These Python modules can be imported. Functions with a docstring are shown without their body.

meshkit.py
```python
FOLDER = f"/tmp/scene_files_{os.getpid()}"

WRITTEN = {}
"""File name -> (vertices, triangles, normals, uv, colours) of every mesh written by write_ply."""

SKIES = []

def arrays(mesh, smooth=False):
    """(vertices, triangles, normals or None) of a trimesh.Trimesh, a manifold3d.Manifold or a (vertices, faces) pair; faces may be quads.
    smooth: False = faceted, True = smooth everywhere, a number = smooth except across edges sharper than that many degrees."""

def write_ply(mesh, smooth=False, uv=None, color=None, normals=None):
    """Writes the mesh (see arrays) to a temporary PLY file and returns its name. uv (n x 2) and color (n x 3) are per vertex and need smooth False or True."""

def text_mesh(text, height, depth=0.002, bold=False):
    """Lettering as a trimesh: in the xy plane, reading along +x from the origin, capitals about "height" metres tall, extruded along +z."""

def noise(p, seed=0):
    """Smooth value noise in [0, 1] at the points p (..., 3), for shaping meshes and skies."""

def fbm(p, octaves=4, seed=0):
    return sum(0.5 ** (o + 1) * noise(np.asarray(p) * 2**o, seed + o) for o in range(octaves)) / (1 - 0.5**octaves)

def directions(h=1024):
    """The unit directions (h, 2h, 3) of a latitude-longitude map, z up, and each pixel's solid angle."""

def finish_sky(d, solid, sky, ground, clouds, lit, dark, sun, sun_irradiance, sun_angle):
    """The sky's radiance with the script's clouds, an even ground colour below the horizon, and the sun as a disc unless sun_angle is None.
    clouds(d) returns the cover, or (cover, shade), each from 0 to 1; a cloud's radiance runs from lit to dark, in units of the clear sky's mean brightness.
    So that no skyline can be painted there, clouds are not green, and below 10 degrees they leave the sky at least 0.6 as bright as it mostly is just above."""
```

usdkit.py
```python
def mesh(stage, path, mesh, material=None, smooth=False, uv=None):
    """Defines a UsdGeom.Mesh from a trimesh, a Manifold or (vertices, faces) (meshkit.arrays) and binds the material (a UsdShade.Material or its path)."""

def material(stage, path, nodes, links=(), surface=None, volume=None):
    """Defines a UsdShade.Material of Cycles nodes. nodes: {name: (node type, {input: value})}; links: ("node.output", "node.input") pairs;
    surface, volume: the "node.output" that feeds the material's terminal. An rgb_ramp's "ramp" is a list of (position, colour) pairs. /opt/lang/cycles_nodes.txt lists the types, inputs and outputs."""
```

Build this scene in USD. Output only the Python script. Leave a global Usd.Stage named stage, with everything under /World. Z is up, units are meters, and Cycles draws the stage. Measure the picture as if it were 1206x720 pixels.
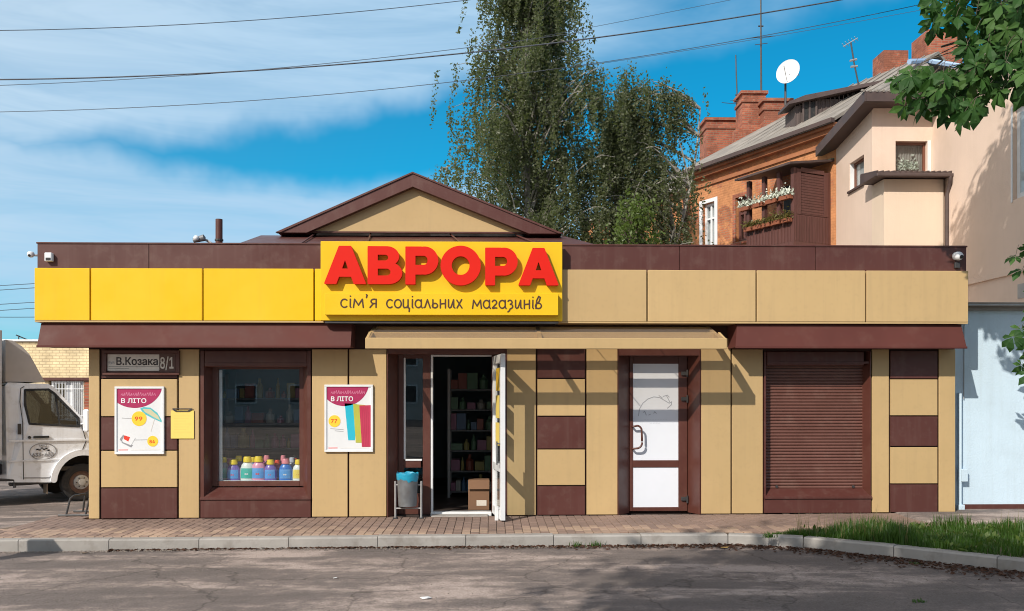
import math, random
import numpy as np, trimesh, manifold3d, shapely
from shapely.geometry import Polygon, LineString, Point
from shapely import affinity
import usdkit, meshkit
from pxr import Usd, UsdGeom, UsdLux, UsdShade, Gf, Sdf

stage = Usd.Stage.CreateInMemory()
UsdGeom.SetStageUpAxis(stage, UsdGeom.Tokens.z); UsdGeom.SetStageMetersPerUnit(stage, 1.0)
UsdGeom.Xform.Define(stage, '/World'); UsdGeom.Scope.Define(stage, '/World/Looks')
rng = np.random.default_rng(7); random.seed(7)

# ------------------------------------------------------------------ camera, sky, sun
YAW, FPX, HOR = math.radians(1.3), 1056.0, 470.0
CAM = np.array([-0.27, -12.0, 1.6])
cam = UsdGeom.Camera.Define(stage, '/World/Camera')
cam.CreateHorizontalApertureAttr(36.0); cam.CreateVerticalApertureAttr(36.0 * 611 / 1024)
cam.CreateFocalLengthAttr(36.0 * FPX / 1206); cam.CreateVerticalApertureOffsetAttr(36.0 * 110 / 1206)
cam.CreateClippingRangeAttr(Gf.Vec2f(0.05, 2000))
cam.CreateExposureAttr(0.2)
xf = UsdGeom.Xformable(cam); xf.AddTranslateOp().Set(Gf.Vec3d(*CAM)); xf.AddRotateXYZOp().Set(Gf.Vec3f(90, 0, -math.degrees(YAW)))

SUN = np.array([-0.75, -1.0, 0.90]); SUN /= np.linalg.norm(SUN)
sun = UsdLux.DistantLight.Define(stage, '/World/Sun')
sun.CreateIntensityAttr(1.05); sun.CreateAngleAttr(0.55); sun.CreateColorAttr(Gf.Vec3f(1.0, 0.93, 0.82))
sun.CreateNormalizeAttr(True)
q = Gf.Rotation(Gf.Vec3d(0, 0, 1), Gf.Vec3d(*SUN)).GetQuat()
UsdGeom.Xformable(sun).AddOrientOp(UsdGeom.XformOp.PrecisionDouble).Set(Gf.Quatd(q.GetReal(), q.GetImaginary()))
SUN_EL, SUN_ROT = math.asin(SUN[2]), math.atan2(SUN[0], SUN[1])

def mathn(kind, a=None, b=None, c=None, clamp=False):
    d = {"math_type": kind, "use_clamp": clamp}
    for k, v in (("value1", a), ("value2", b), ("value3", c)):
        if v is not None: d[k] = v
    return ("math", d)
sky_nodes = {
    "sky": ("sky_texture", {"sky_type": "single_scattering", "sun_disc": False, "sun_elevation": SUN_EL, "sun_rotation": SUN_ROT,
                            "altitude": 100.0, "air_density": 1.0, "aerosol_density": 0.6, "ozone_density": 2.0}),
    "tint": ("mix_color", {"blend_type": "multiply", "fac": 1.0, "use_clamp": False}),
    # deepest blue away from the sun, paler towards it
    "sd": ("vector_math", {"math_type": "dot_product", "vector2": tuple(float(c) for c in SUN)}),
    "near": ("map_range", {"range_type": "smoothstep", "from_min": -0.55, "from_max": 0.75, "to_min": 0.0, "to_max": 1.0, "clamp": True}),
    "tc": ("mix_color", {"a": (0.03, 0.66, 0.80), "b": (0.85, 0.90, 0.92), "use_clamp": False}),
    "cc": ("mix_color", {"a": (2.5, 3.85, 5.15), "b": (5.6, 5.7, 5.6), "use_clamp": False}),  # clouds near the sun, out of view, made brighter to lift fill light
    "g": ("texture_coordinate", {}), "s": ("separate_xyz", {}),
    "az": mathn("arctan2"), "el": mathn("arcsine"), "uv": ("combine_xyz", {"z": 0.0}),
    # slow waviness so that edges of the cloud sheet fray
    "wn": ("noise_texture", {"scale": 5.0, "detail": 5.0, "roughness": 0.55}),
    "w1": mathn("multiply_add", None, 0.10, -0.05),
    "azr": mathn("multiply_add", None, 0.16, None),
    "elw": mathn("add"),
    "stretch": ("combine_xyz", {"z": 0.3}),
    "azs": mathn("multiply", None, 1.6), "els": mathn("multiply", None, 6.0),
    "n1": ("noise_texture", {"scale": 1.35, "detail": 7.0, "roughness": 0.56, "distortion": 0.5}),
    # blue opening between two cloud sheets: |el - line(az)| against its width
    "la": mathn("multiply_add", None, 0.12, 0.290), "ld": mathn("subtract"), "labs": mathn("absolute"),
    "wd": mathn("multiply_add", None, 0.135, 0.0545), "wcl": mathn("minimum", None, 0.046), "ratio": mathn("subtract"),
    "open": ("map_range", {"range_type": "smoothstep", "from_min": -0.012, "from_max": 0.026, "to_min": 0.0, "to_max": 1.0, "clamp": True}),
    # cover is thick to the left (az < 0) and thins out to the right
    "base": ("map_range", {"range_type": "smoothstep", "from_min": -0.25, "from_max": 0.24, "to_min": 1.02, "to_max": 0.18, "clamp": True}),
    "sum": mathn("add"), "cov": ("map_range", {"range_type": "smoothstep", "from_min": 0.42, "from_max": 1.02, "to_min": 0.0, "to_max": 1.0, "clamp": True}),
    "cut": mathn("multiply"), "st2": ("combine_xyz", {"z": 1.7}), "azs2": mathn("multiply_add", None, 2.0, None), "els2": mathn("multiply", None, 13.0), "n2": ("noise_texture", {"scale": 1.6, "detail": 9.0, "roughness": 0.62, "distortion": 0.8}),
    "wisp": ("map_range", {"range_type": "smoothstep", "from_min": 0.30, "from_max": 0.68, "to_min": 0.70, "to_max": 1.0, "clamp": True}), "cf0": mathn("multiply"), "cf": mathn("multiply", None, 0.95, clamp=True),
    "low": ("map_range", {"range_type": "smoothstep", "from_min": 0.0, "from_max": 0.14, "to_min": 0.35, "to_max": 1.0, "clamp": True}),
    "cl2": mathn("multiply"),
    "cm": ("mix_color", {"blend_type": "mix", "use_clamp": False}),
    "bg": ("background_shader", {"strength": 0.15}),
}
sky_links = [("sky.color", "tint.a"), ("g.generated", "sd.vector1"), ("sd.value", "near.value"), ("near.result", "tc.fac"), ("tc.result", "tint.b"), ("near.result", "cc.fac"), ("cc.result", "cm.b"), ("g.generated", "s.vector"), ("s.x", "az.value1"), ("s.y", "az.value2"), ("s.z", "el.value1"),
    ("g.generated", "wn.vector"), ("wn.fac", "w1.value1"), ("el.value", "elw.value1"), ("w1.value", "elw.value2"),
    ("az.value", "azs.value1"), ("el.value", "els.value1"), ("azs.value", "stretch.x"), ("els.value", "stretch.y"), ("stretch.vector", "n1.vector"),
    ("az.value", "la.value1"), ("elw.value", "ld.value1"), ("la.value", "ld.value2"), ("ld.value", "labs.value1"),
    ("az.value", "wd.value1"), ("wd.value", "wcl.value1"), ("labs.value", "ratio.value1"), ("wcl.value", "ratio.value2"), ("ratio.value", "open.value"),
    ("az.value", "base.value"), ("base.result", "sum.value1"), ("n1.fac", "sum.value2"), ("sum.value", "cov.value"),
    ("cov.result", "cut.value1"), ("open.result", "cut.value2"), ("az.value", "azs2.value1"), ("el.value", "azs2.value3"), ("el.value", "els2.value1"), ("azs2.value", "st2.x"), ("els2.value", "st2.y"), ("st2.vector", "n2.vector"), ("n2.fac", "wisp.value"), ("cut.value", "cf0.value1"), ("wisp.result", "cf0.value2"), ("cf0.value", "cf.value1"), ("el.value", "low.value"), ("cf.value", "cl2.value1"), ("low.result", "cl2.value2"),
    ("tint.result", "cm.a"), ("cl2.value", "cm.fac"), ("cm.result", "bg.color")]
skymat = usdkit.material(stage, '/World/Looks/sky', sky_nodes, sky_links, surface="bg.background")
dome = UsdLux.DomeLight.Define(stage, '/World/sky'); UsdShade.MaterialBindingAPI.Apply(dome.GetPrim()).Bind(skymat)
dome.GetPrim().SetCustomDataByKey('kind', 'structure')

# ------------------------------------------------------------------ measuring helpers: photo point -> place on a wall plane / at a distance
FW = np.array([math.sin(YAW), math.cos(YAW), 0]); RT = np.array([math.cos(YAW), -math.sin(YAW), 0]); UP = np.array([0, 0, 1.0])
def ray(px, py): return FW + RT * ((px - 603) / FPX) + UP * ((HOR - py) / FPX)
def at(px, py, y=0.0):
    d = ray(px, py); return CAM + d * ((y - CAM[1]) / d[1])
def W(px, py, d): return CAM + ray(px, py) * d
def X(px, y=0.0): return at(px, HOR, y)[0]
def Z(py, y=0.0, px=603): return at(px, py, y)[2]
def proj(p):
    v = np.asarray(p) - CAM; d = v @ FW
    return 603 + FPX * (v @ RT) / d, HOR - FPX * v[..., 2] / d, d
def ground(x): return 0.033 + 0.005 * x        # pavement at the shop front

# ------------------------------------------------------------------ scene helpers
counts, origins = {}, {}
def path_for(name, parent='/World'):
    k = (str(parent), name); n = counts.get(k, -1) + 1; counts[k] = n
    return f"{parent}/{name}" if n == 0 else f"{parent}/{name}_{n:03d}"
def tag(p, label=None, cat=None, group=None, kind=None):
    p = p.GetPrim() if hasattr(p, 'GetPrim') else p
    for k, v in (('label', label), ('category', cat), ('group', group), ('kind', kind)):
        if v: p.SetCustomDataByKey(k, v)
    return p
def thing(name, label, cat, loc=(0, 0, 0), rotz=0.0, group=None, kind=None):
    p = path_for(name); x = UsdGeom.Xform.Define(stage, p)
    x.AddTranslateOp().Set(Gf.Vec3d(*map(float, loc)))
    if rotz: x.AddRotateZOp().Set(float(rotz))
    origins[p] = (np.array(loc, float), rotz)
    tag(x, label, cat, group, kind); return p
def arr(m):
    if isinstance(m, list): m = cat(m)
    return meshkit.arrays(m)[:2]
def obj(name, m, mat, parent='/World', smooth=False, label=None, local=False):
    v, f = arr(m); v = np.array(v, float)
    parent = str(parent); root = '/' + '/'.join(parent.split('/')[1:3])
    if root in origins and not local and not origins[root][1]:
        v = v - origins[root][0]
    p = path_for(name, parent)
    g = usdkit.mesh(stage, p, (v, f), mat, smooth=smooth)
    if label: tag(g, label)
    return p
def tobj(name, m, mat, label=None, cat=None, group=None, kind=None, smooth=False):
    p = obj(name, m, mat, '/World', smooth); tag(stage.GetPrimAtPath(p), label, cat, group, kind); return p
def cat(ms):
    V, F, n = [], [], 0
    for m in ms:
        v, f = arr(m); V.append(v); F.append(f + n); n += len(v)
    return np.vstack(V), np.vstack(F)
BF = np.array([[0,2,1],[0,3,2],[4,5,6],[4,6,7],[0,1,5],[0,5,4],[1,2,6],[1,6,5],[2,3,7],[2,7,6],[3,0,4],[3,4,7]])
def box(x0, x1, y0, y1, z0, z1):
    x0, x1 = min(x0, x1), max(x0, x1); y0, y1 = min(y0, y1), max(y0, y1); z0, z1 = min(z0, z1), max(z0, z1)
    return np.array([[x0,y0,z0],[x1,y0,z0],[x1,y1,z0],[x0,y1,z0],[x0,y0,z1],[x1,y0,z1],[x1,y1,z1],[x0,y1,z1]], float), BF
def hull(pts):
    return manifold3d.Manifold.hull_points(np.asarray(pts, np.float32))
def bbox(x0, x1, y0, y1, z0, z1, b=0.004):
    x0, x1 = min(x0, x1), max(x0, x1); y0, y1 = min(y0, y1), max(y0, y1); z0, z1 = min(z0, z1), max(z0, z1)
    b = min(b, (x1-x0)*.45, (y1-y0)*.45, (z1-z0)*.45); p = []
    for sx, xx in ((1, x0), (-1, x1)):
        for sy, yy in ((1, y0), (-1, y1)):
            for sz, zz in ((1, z0), (-1, z1)):
                p += [(xx, yy+sy*b, zz+sz*b), (xx+sx*b, yy, zz+sz*b), (xx+sx*b, yy+sy*b, zz)]
    return hull(p)
def hexa(c):  # 8 corners ordered as box()
    return np.array(c, float), BF
def tube(pts, r, n=8, cap=True):
    pts = np.asarray(pts, float); m = len(pts); r = np.broadcast_to(np.asarray(r, float), (m,))
    t = np.gradient(pts, axis=0); t /= np.linalg.norm(t, axis=1)[:, None] + 1e-12
    ref = np.array([0, 0, 1.0]) if abs(t[0, 2]) < .9 else np.array([1.0, 0, 0])
    V = []
    for i in range(m):
        a = np.cross(t[i], ref); a /= np.linalg.norm(a) + 1e-12; b = np.cross(t[i], a); ref = -np.cross(t[i], a) if False else ref
        an = np.arange(n) * 2 * math.pi / n
        V.append(pts[i] + r[i] * (np.cos(an)[:, None] * a + np.sin(an)[:, None] * b))
    V = np.vstack(V); F = []
    for i in range(m - 1):
        for k in range(n):
            a, b = i*n+k, i*n+(k+1) % n; F += [[a, b, b+n], [a, b+n, a+n]]
    if cap:
        c0, c1 = len(V), len(V)+1; V = np.vstack([V, pts[0], pts[-1]])
        for k in range(n):
            F += [[c0, (k+1) % n, k], [c1, (m-1)*n+k, (m-1)*n+(k+1) % n]]
    return V, np.array(F)
def prism_x(poly, x0, x1):      # polygon in (y, z) pushed along x
    m = trimesh.creation.extrude_polygon(Polygon(poly), x1-x0, engine='earcut'); v = np.array(m.vertices)
    return np.c_[v[:, 2]+x0, v[:, 0], v[:, 1]], np.array(m.faces)
def prism_y(poly, y0, y1):      # polygon in (x, z), front at y0 towards the viewer
    P = poly if isinstance(poly, (Polygon, shapely.MultiPolygon)) else Polygon(poly)
    out = []
    for g in getattr(P, 'geoms', [P]):
        m = trimesh.creation.extrude_polygon(g, y1-y0, engine='earcut'); v = np.array(m.vertices)
        out.append((np.c_[v[:, 0], y1-v[:, 2], v[:, 1]], np.array(m.faces)))
    return cat(out)
def prism_z(poly, z0, z1):
    m = trimesh.creation.extrude_polygon(poly if isinstance(poly, Polygon) else Polygon(poly), z1-z0, engine='earcut'); v = np.array(m.vertices); v[:, 2] += z0
    return v, np.array(m.faces)
def revolve(prof, n=20, loc=(0, 0, 0), sy=1.0):
    m = trimesh.creation.revolve(np.array(prof, float), sections=n); v = np.array(m.vertices); v[:, 1] *= sy
    return v + np.array(loc), np.array(m.faces)
def txt(s, h, x, y, z, depth=0.003, bold=True, width=None, center=False):
    m = meshkit.text_mesh(s, h, depth, bold=bold); v = np.array(m.vertices); w = v[:, 0].max()-v[:, 0].min()
    v[:, 0] -= v[:, 0].min()
    if width: v[:, 0] *= width / w; w = width
    if center: v[:, 0] -= w/2
    return np.c_[v[:, 0]+x, y - v[:, 2], v[:, 1]+z], np.array(m.faces)
def rot(m, deg, about=(0, 0, 0), axis='z'):
    v, f = arr(m); a = math.radians(deg); c, s = math.cos(a), math.sin(a); v = np.array(v, float)-about
    i, j = {'z': (0, 1), 'x': (1, 2), 'y': (2, 0)}[axis]; w = v.copy()
    w[:, i] = c*v[:, i]-s*v[:, j]; w[:, j] = s*v[:, i]+c*v[:, j]
    return w+about, f
def cyl(p, r, h, n=20, axis='z'):
    m = trimesh.creation.cylinder(r, h, sections=n)
    v = np.array(m.vertices)
    if axis == 'y': v = v[:, [0, 2, 1]]; f = np.array(m.faces)[:, ::-1]
    elif axis == 'x': v = v[:, [2, 0, 1]]; f = np.array(m.faces)
    else: f = np.array(m.faces)
    return v + np.array(p), f
def sph(p, r, n=2, s=(1, 1, 1)):
    m = trimesh.creation.icosphere(n, r); return np.array(m.vertices)*s + np.array(p), np.array(m.faces)

# ------------------------------------------------------------------ materials
mats = {}
def paint(name, col, rough=0.5, var=0.10, scale=2.0, bump=0.0, bscale=60.0, metallic=0.0, spec=0.5, rnd=0.0, detail=5.0, dirt=None, coat=0.0, stretch=None, wob=0.0, streak=None):
    """Plain coating: colour with slow and fine variation, optional dirt speckle, fine relief."""
    n = {"g": ("geometry", {}), "n": ("noise_texture", {"scale": scale, "detail": detail, "roughness": 0.6}),
         "r": ("map_range", {"from_min": 0.3, "from_max": 0.7, "to_min": 1-var, "to_max": 1+var}),
         "m": ("mix_color", {"blend_type": "multiply", "fac": 1.0, "a": col, "use_clamp": False}),
         "rr": ("map_range", {"from_min": 0.3, "from_max": 0.7, "to_min": max(rough-.10, .03), "to_max": min(rough+.10, 1)}),
         "p": ("principled_bsdf", {"metallic": metallic, "specular_ior_level": spec, "coat_weight": coat})}
    vec = "g.position"
    L = []
    if stretch:
        n["mp"] = ("mapping", {"scale": stretch}); L.append(("g.position", "mp.vector")); vec = "mp.vector"
    L += [(vec, "n.vector"), ("n.fac", "r.value"), ("n.fac", "rr.value"), ("r.result", "m.b"), ("rr.result", "p.roughness")]
    last = "m.result"
    if rnd:
        n["oi"] = ("object_info", {}); n["or"] = ("map_range", {"to_min": 1-rnd, "to_max": 1+rnd}); n["m2"] = ("mix_color", {"blend_type": "multiply", "fac": 1.0, "use_clamp": False})
        L += [("oi.random", "or.value"), ("or.result", "m2.b"), (last, "m2.a")]; last = "m2.result"
    if dirt:
        dcol, amount, dscale = dirt
        n["dn"] = ("noise_texture", {"scale": dscale, "detail": 8.0, "roughness": 0.65}); n["dr"] = ("map_range", {"from_min": 0.52, "from_max": 0.75, "to_min": 0.0, "to_max": amount, "clamp": True})
        n["dm"] = ("mix_color", {"b": dcol}); L += [("g.position", "dn.vector"), ("dn.fac", "dr.value"), ("dr.result", "dm.fac"), (last, "dm.a")]; last = "dm.result"
    if streak:
        n["sm"] = ("mapping", {"scale": (7.0, 7.0, .35)}); n["sn"] = ("noise_texture", {"scale": 1.6, "detail": 5.0, "roughness": .6}); n["sr"] = ("map_range", {"from_min": .50, "from_max": .78, "to_min": 0.0, "to_max": streak[1], "clamp": True}); n["sx"] = ("mix_color", {"b": streak[0]})
        L += [("g.position", "sm.vector"), ("sm.vector", "sn.vector"), ("sn.fac", "sr.value"), ("sr.result", "sx.fac"), (last, "sx.a")]; last = "sx.result"
    L.append((last, "p.base_color"))
    if bump or wob:
        n["bn"] = ("noise_texture", {"scale": bscale, "detail": 4.0, "roughness": 0.6}); n["b"] = ("bump", {"strength": 1.0, "distance": bump})
        L += [("g.position", "bn.vector"), ("bn.fac", "b.height"), ("b.normal", "p.normal")]
        if wob:
            n["bn2"] = ("noise_texture", {"scale": 2.2, "detail": 1.0}); n["b2"] = ("bump", {"strength": 1.0, "distance": wob})
            L += [("g.position", "bn2.vector"), ("bn2.fac", "b2.height"), ("b2.normal", "b.normal")]
    mats[name] = usdkit.material(stage, f'/World/Looks/{name}', n, L, surface="p.BSDF"); return mats[name]

TAN = paint('tan_panel', (0.475, 0.330, 0.162), 0.45, 0.03, 1.3, bump=.0002, bscale=300, rnd=.045, wob=.003, dirt=((.28, .20, .11), .16, 16), spec=.35, streak=((.30, .22, .12), .22))
BROWN = paint('brown_panel', (0.084, 0.027, 0.022), 0.45, 0.06, 1.6, bump=.0002, bscale=300, rnd=.06, wob=.003, dirt=((.17, .11, .09), .30, 6.0), spec=.4, streak=((.16, .10, .085), .25))
BROWNF = paint('brown_frame', (0.088, 0.028, 0.020), 0.40, 0.10, 3, dirt=((.17, .10, .07), .25, 5.0))
EAVE = paint('eaves_brown', (0.092, 0.028, 0.023), 0.62, 0.10, 1.6, bump=.0002, bscale=300, wob=.004, dirt=((.17, .10, .08), .25, 3.0), spec=.2)
DARKGAP = paint('dark_backing', (0.045, 0.018, 0.012), 0.8)
YEL = paint('yellow_panel', (0.73, 0.455, 0.012), 0.36, 0.03, 1.0, wob=.004, bump=.0001, rnd=.03, spec=.35, streak=((.52, .33, .03), .16))
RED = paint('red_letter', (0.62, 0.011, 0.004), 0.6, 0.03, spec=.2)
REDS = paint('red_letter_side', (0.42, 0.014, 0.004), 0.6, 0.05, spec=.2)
INK = paint('brown_ink', (0.06, 0.022, 0.008), 0.6, 0.05)
WHITE = paint('white_plastic', (0.70, 0.71, 0.73), 0.32, 0.04, 4, dirt=((.5, .47, .43), .2, 6))
FILM = paint('white_film', (0.70, 0.73, 0.80), 0.28, 0.02, 1, spec=.6)
GREYM = paint('grey_metal', (0.15, 0.155, 0.165), 0.5, 0.2, 8, metallic=.3, dirt=((.12, .09, .07), .4, 9))
DARKM = paint('dark_metal', (0.05, 0.048, 0.05), 0.5, 0.15, 8, metallic=.3)
BLACK = paint('black_rubber', (0.018, 0.018, 0.019), 0.75, 0.3, 9, dirt=((.12, .10, .08), .4, 7))
KERB = paint('kerb_concrete', (0.30, 0.28, 0.262), 0.85, 0.12, 3.5, bump=.004, bscale=70, rnd=.10, dirt=((.17, .145, .125), .75, 4))
BLUEW = paint('pale_blue_plaster', (0.54, 0.67, 0.78), 0.8, 0.06, 1.0, bump=.004, bscale=40, dirt=((.40, .48, .53), .40, 1.6), streak=((.40, .47, .50), .25))
CREAM = paint('cream_plaster', (0.70, 0.545, 0.45), 0.85, 0.05, 0.6, bump=.004, bscale=30, dirt=((.54, .42, .31), .35, .8), streak=((.52, .41, .31), .16))
CREAM2 = paint('cream_bay_plaster', (0.72, 0.575, 0.45), 0.85, 0.05, 0.6, bump=.004, bscale=30, streak=((.52, .41, .31), .16))
ROOFT = paint('brown_roof_tile', (0.078, 0.052, 0.048), 0.6, 0.2, 3)
ROOFG = paint('grey_slate', (0.25, 0.225, 0.20), 0.85, 0.25, 1.2, bump=.02, bscale=12, dirt=((.12, .10, .08), .5, 1.4))
WOODB = paint('balcony_wood', (0.105, 0.042, 0.036), 0.6, 0.2, 2.5, stretch=(6, 6, .6), rnd=.08)
WOODG = paint('weathered_wood', (0.10, 0.075, 0.07), 0.85, 0.35, 3, stretch=(6, 6, .5))
GALV = paint('galvanised', (0.38, 0.37, 0.37), 0.5, 0.15, 5, metallic=.5)
WIRE = paint('wire_rubber', (0.055, 0.065, 0.085), 0.6)
TEAL = paint('interior_wall', (0.20, 0.27, 0.29), 0.8)
FLOORI = paint('interior_floor', (0.05, 0.035, 0.03), 0.5)
CARD = paint('cardboard', (0.19, 0.10, 0.055), 0.8, .1)
VANW = paint('van_paint', (0.82, 0.84, 0.88), 0.32, 0.04, 2, coat=.3, dirt=((.36, .33, .30), .55, 5.0), streak=((.42, .39, .36), .3))
VANB = paint('van_box', (0.70, 0.70, 0.70), 0.6, 0.12, 1.5, dirt=((.28, .25, .22), .5, 3))
VANG = paint('van_fairing', (0.44, 0.40, 0.37), 0.45, 0.12, 2)
RUST = paint('rusty_rim', (0.17, 0.10, 0.075), 0.7, .3, 12)
SILV = paint('silver_rim', (0.45, 0.44, 0.42), 0.4, .15, 8, metallic=.5)
BARK = paint('bark', (0.13, 0.10, 0.075), 0.9, 0.35, 8, bump=.02, bscale=18)
BIRCHB = paint('birch_bark', (0.29, 0.27, 0.24), 0.8, 0.5, 3.0, stretch=(1, 1, 2.5))
def flat(name, col, rough=.55, **k): return paint(name, col, rough, k.pop('var', .04), **k)
CRIM, PAPER, PYEL = flat('poster_crimson', (.36, .03, .10), .3), flat('poster_paper', (.68, .69, .71), .28), flat('price_yellow', (.85, .55, .05), .3)
TURQ, OLIVE, CERISE = flat('towel_turquoise', (.02, .42, .56), .4), flat('towel_olive', (.42, .42, .06), .4), flat('towel_cerise', (.45, .03, .08), .4)
PINKT, GREYT, REDT = flat('pink_print', (.55, .16, .27), .4), flat('grey_print', (.25, .25, .27), .5), flat('red_print', (.65, .04, .02), .4)
AQUA = flat('umbrella_aqua', (.10, .45, .48), .4); AQUA2 = flat('umbrella_sand', (.55, .52, .34), .4)
NOTE = flat('yellow_paper', (.74, .56, .13), .6)
SIGNP = flat('sign_plate', (.68, .62, .55), .5, var=.12, dirt=((.30, .25, .2), .4, 9)); SIGND = flat('sign_plate_dark', (.10, .045, .035), .5)
LETTERD = flat('sign_letter', (.035, .022, .02), .5)
BAG = flat('blue_bag', (.015, .28, .44), .3, bump=.004, bscale=40)

def glassmat(name, tint=(.9, .93, .93), ior=1.5, rough=0.0):
    return usdkit.material(stage, f'/World/Looks/{name}', {"lw": ("layer_weight", {"blend": .5}), "pw": ("math", {"math_type": "power", "value2": 5.0}), "f": ("math", {"math_type": "multiply_add", "value2": .8, "value3": ((ior-1)/(ior+1))**2}), "t": ("transparent_bsdf", {"color": tint}),
        "g": ("glossy_bsdf", {"color": (1, 1, 1), "roughness": rough}), "m": ("mix_closure", {})},
        [("lw.facing", "pw.value1"), ("pw.value", "f.value1"), ("f.value", "m.fac"), ("t.BSDF", "m.closure1"), ("g.BSDF", "m.closure2")], surface="m.closure")
GLASS = glassmat('window_glass', (.93, .95, .95), 1.65)
VANGL = glassmat('van_glass', (.42, .44, .45), 1.6)
GLASS2 = glassmat('far_glass', (.88, .9, .9), 1.5)
POLY = usdkit.material(stage, '/World/Looks/polycarbonate', {"t": ("transparent_bsdf", {"color": (.94, .91, .86)}), "p": ("principled_bsdf", {"base_color": (.30, .26, .24), "roughness": .35}), "m": ("mix_closure", {"fac": .13})},
    [("t.BSDF", "m.closure1"), ("p.BSDF", "m.closure2")], surface="m.closure")
def leafmat(name, stops, trans=.35, rough=.45, spec=.4, per='island'):
    n = {"g": ("geometry", {}), "oi": ("object_info", {}), "r": ("rgb_ramp", {"ramp": stops}), "p": ("principled_bsdf", {"roughness": rough, "specular_ior_level": spec}),
         "br": ("mix_color", {"blend_type": "multiply", "fac": 1.0, "b": (1.3, 1.5, .7), "use_clamp": False}), "t": ("translucent_bsdf", {}), "m": ("mix_closure", {"fac": trans})}
    src = "g.random_per_island" if per == 'island' else "oi.random"
    return usdkit.material(stage, f'/World/Looks/{name}', n, [(src, "r.fac"), ("r.color", "p.base_color"), ("r.color", "br.a"), ("br.result", "t.color"), ("p.BSDF", "m.closure1"), ("t.BSDF", "m.closure2")], surface="m.closure")
BIRCHL = leafmat('birch_leaf', [(0, (.11, .125, .066)), (.5, (.165, .18, .10)), (.85, (.21, .22, .13)), (1, (.27, .27, .18))], .45)
YOUNGL = leafmat('young_leaf', [(0, (.09, .13, .03)), (1, (.18, .22, .06))], .3)
CHESTL = leafmat('chestnut_leaf', [(0, (.020, .062, .014)), (.6, (.036, .095, .020)), (1, (.06, .13, .028))], .22, .6, .25, per='object')
CHESTF = leafmat('chestnut_foliage', [(0, (.022, .062, .018)), (1, (.06, .12, .03))], .22)
GRASSM = leafmat('grass_blade', [(0, (.050, .105, .016)), (.7, (.10, .185, .035)), (.93, (.17, .24, .07)), (1, (.34, .30, .14))], .35)
DEADL = leafmat('dead_leaf', [(0, (.07, .034, .022)), (.5, (.18, .095, .058)), (.85, (.30, .19, .12)), (1, (.45, .36, .25))], .05, .8, .2)
WFLOW = leafmat('white_petal', [(0, (.60, .64, .56)), (.2, (.74, .74, .70)), (1, (.82, .82, .80))], .02)
RFLOW = leafmat('red_petal', [(0, (.12, .10, .03)), (.4, (.10, .16, .04)), (.7, (.35, .06, .05)), (1, (.5, .16, .14))], .2)
PV = [(0, (.22, .15, .122)), (.35, (.29, .195, .152)), (.7, (.34, .235, .178)), (1, (.39, .275, .20))]
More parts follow.
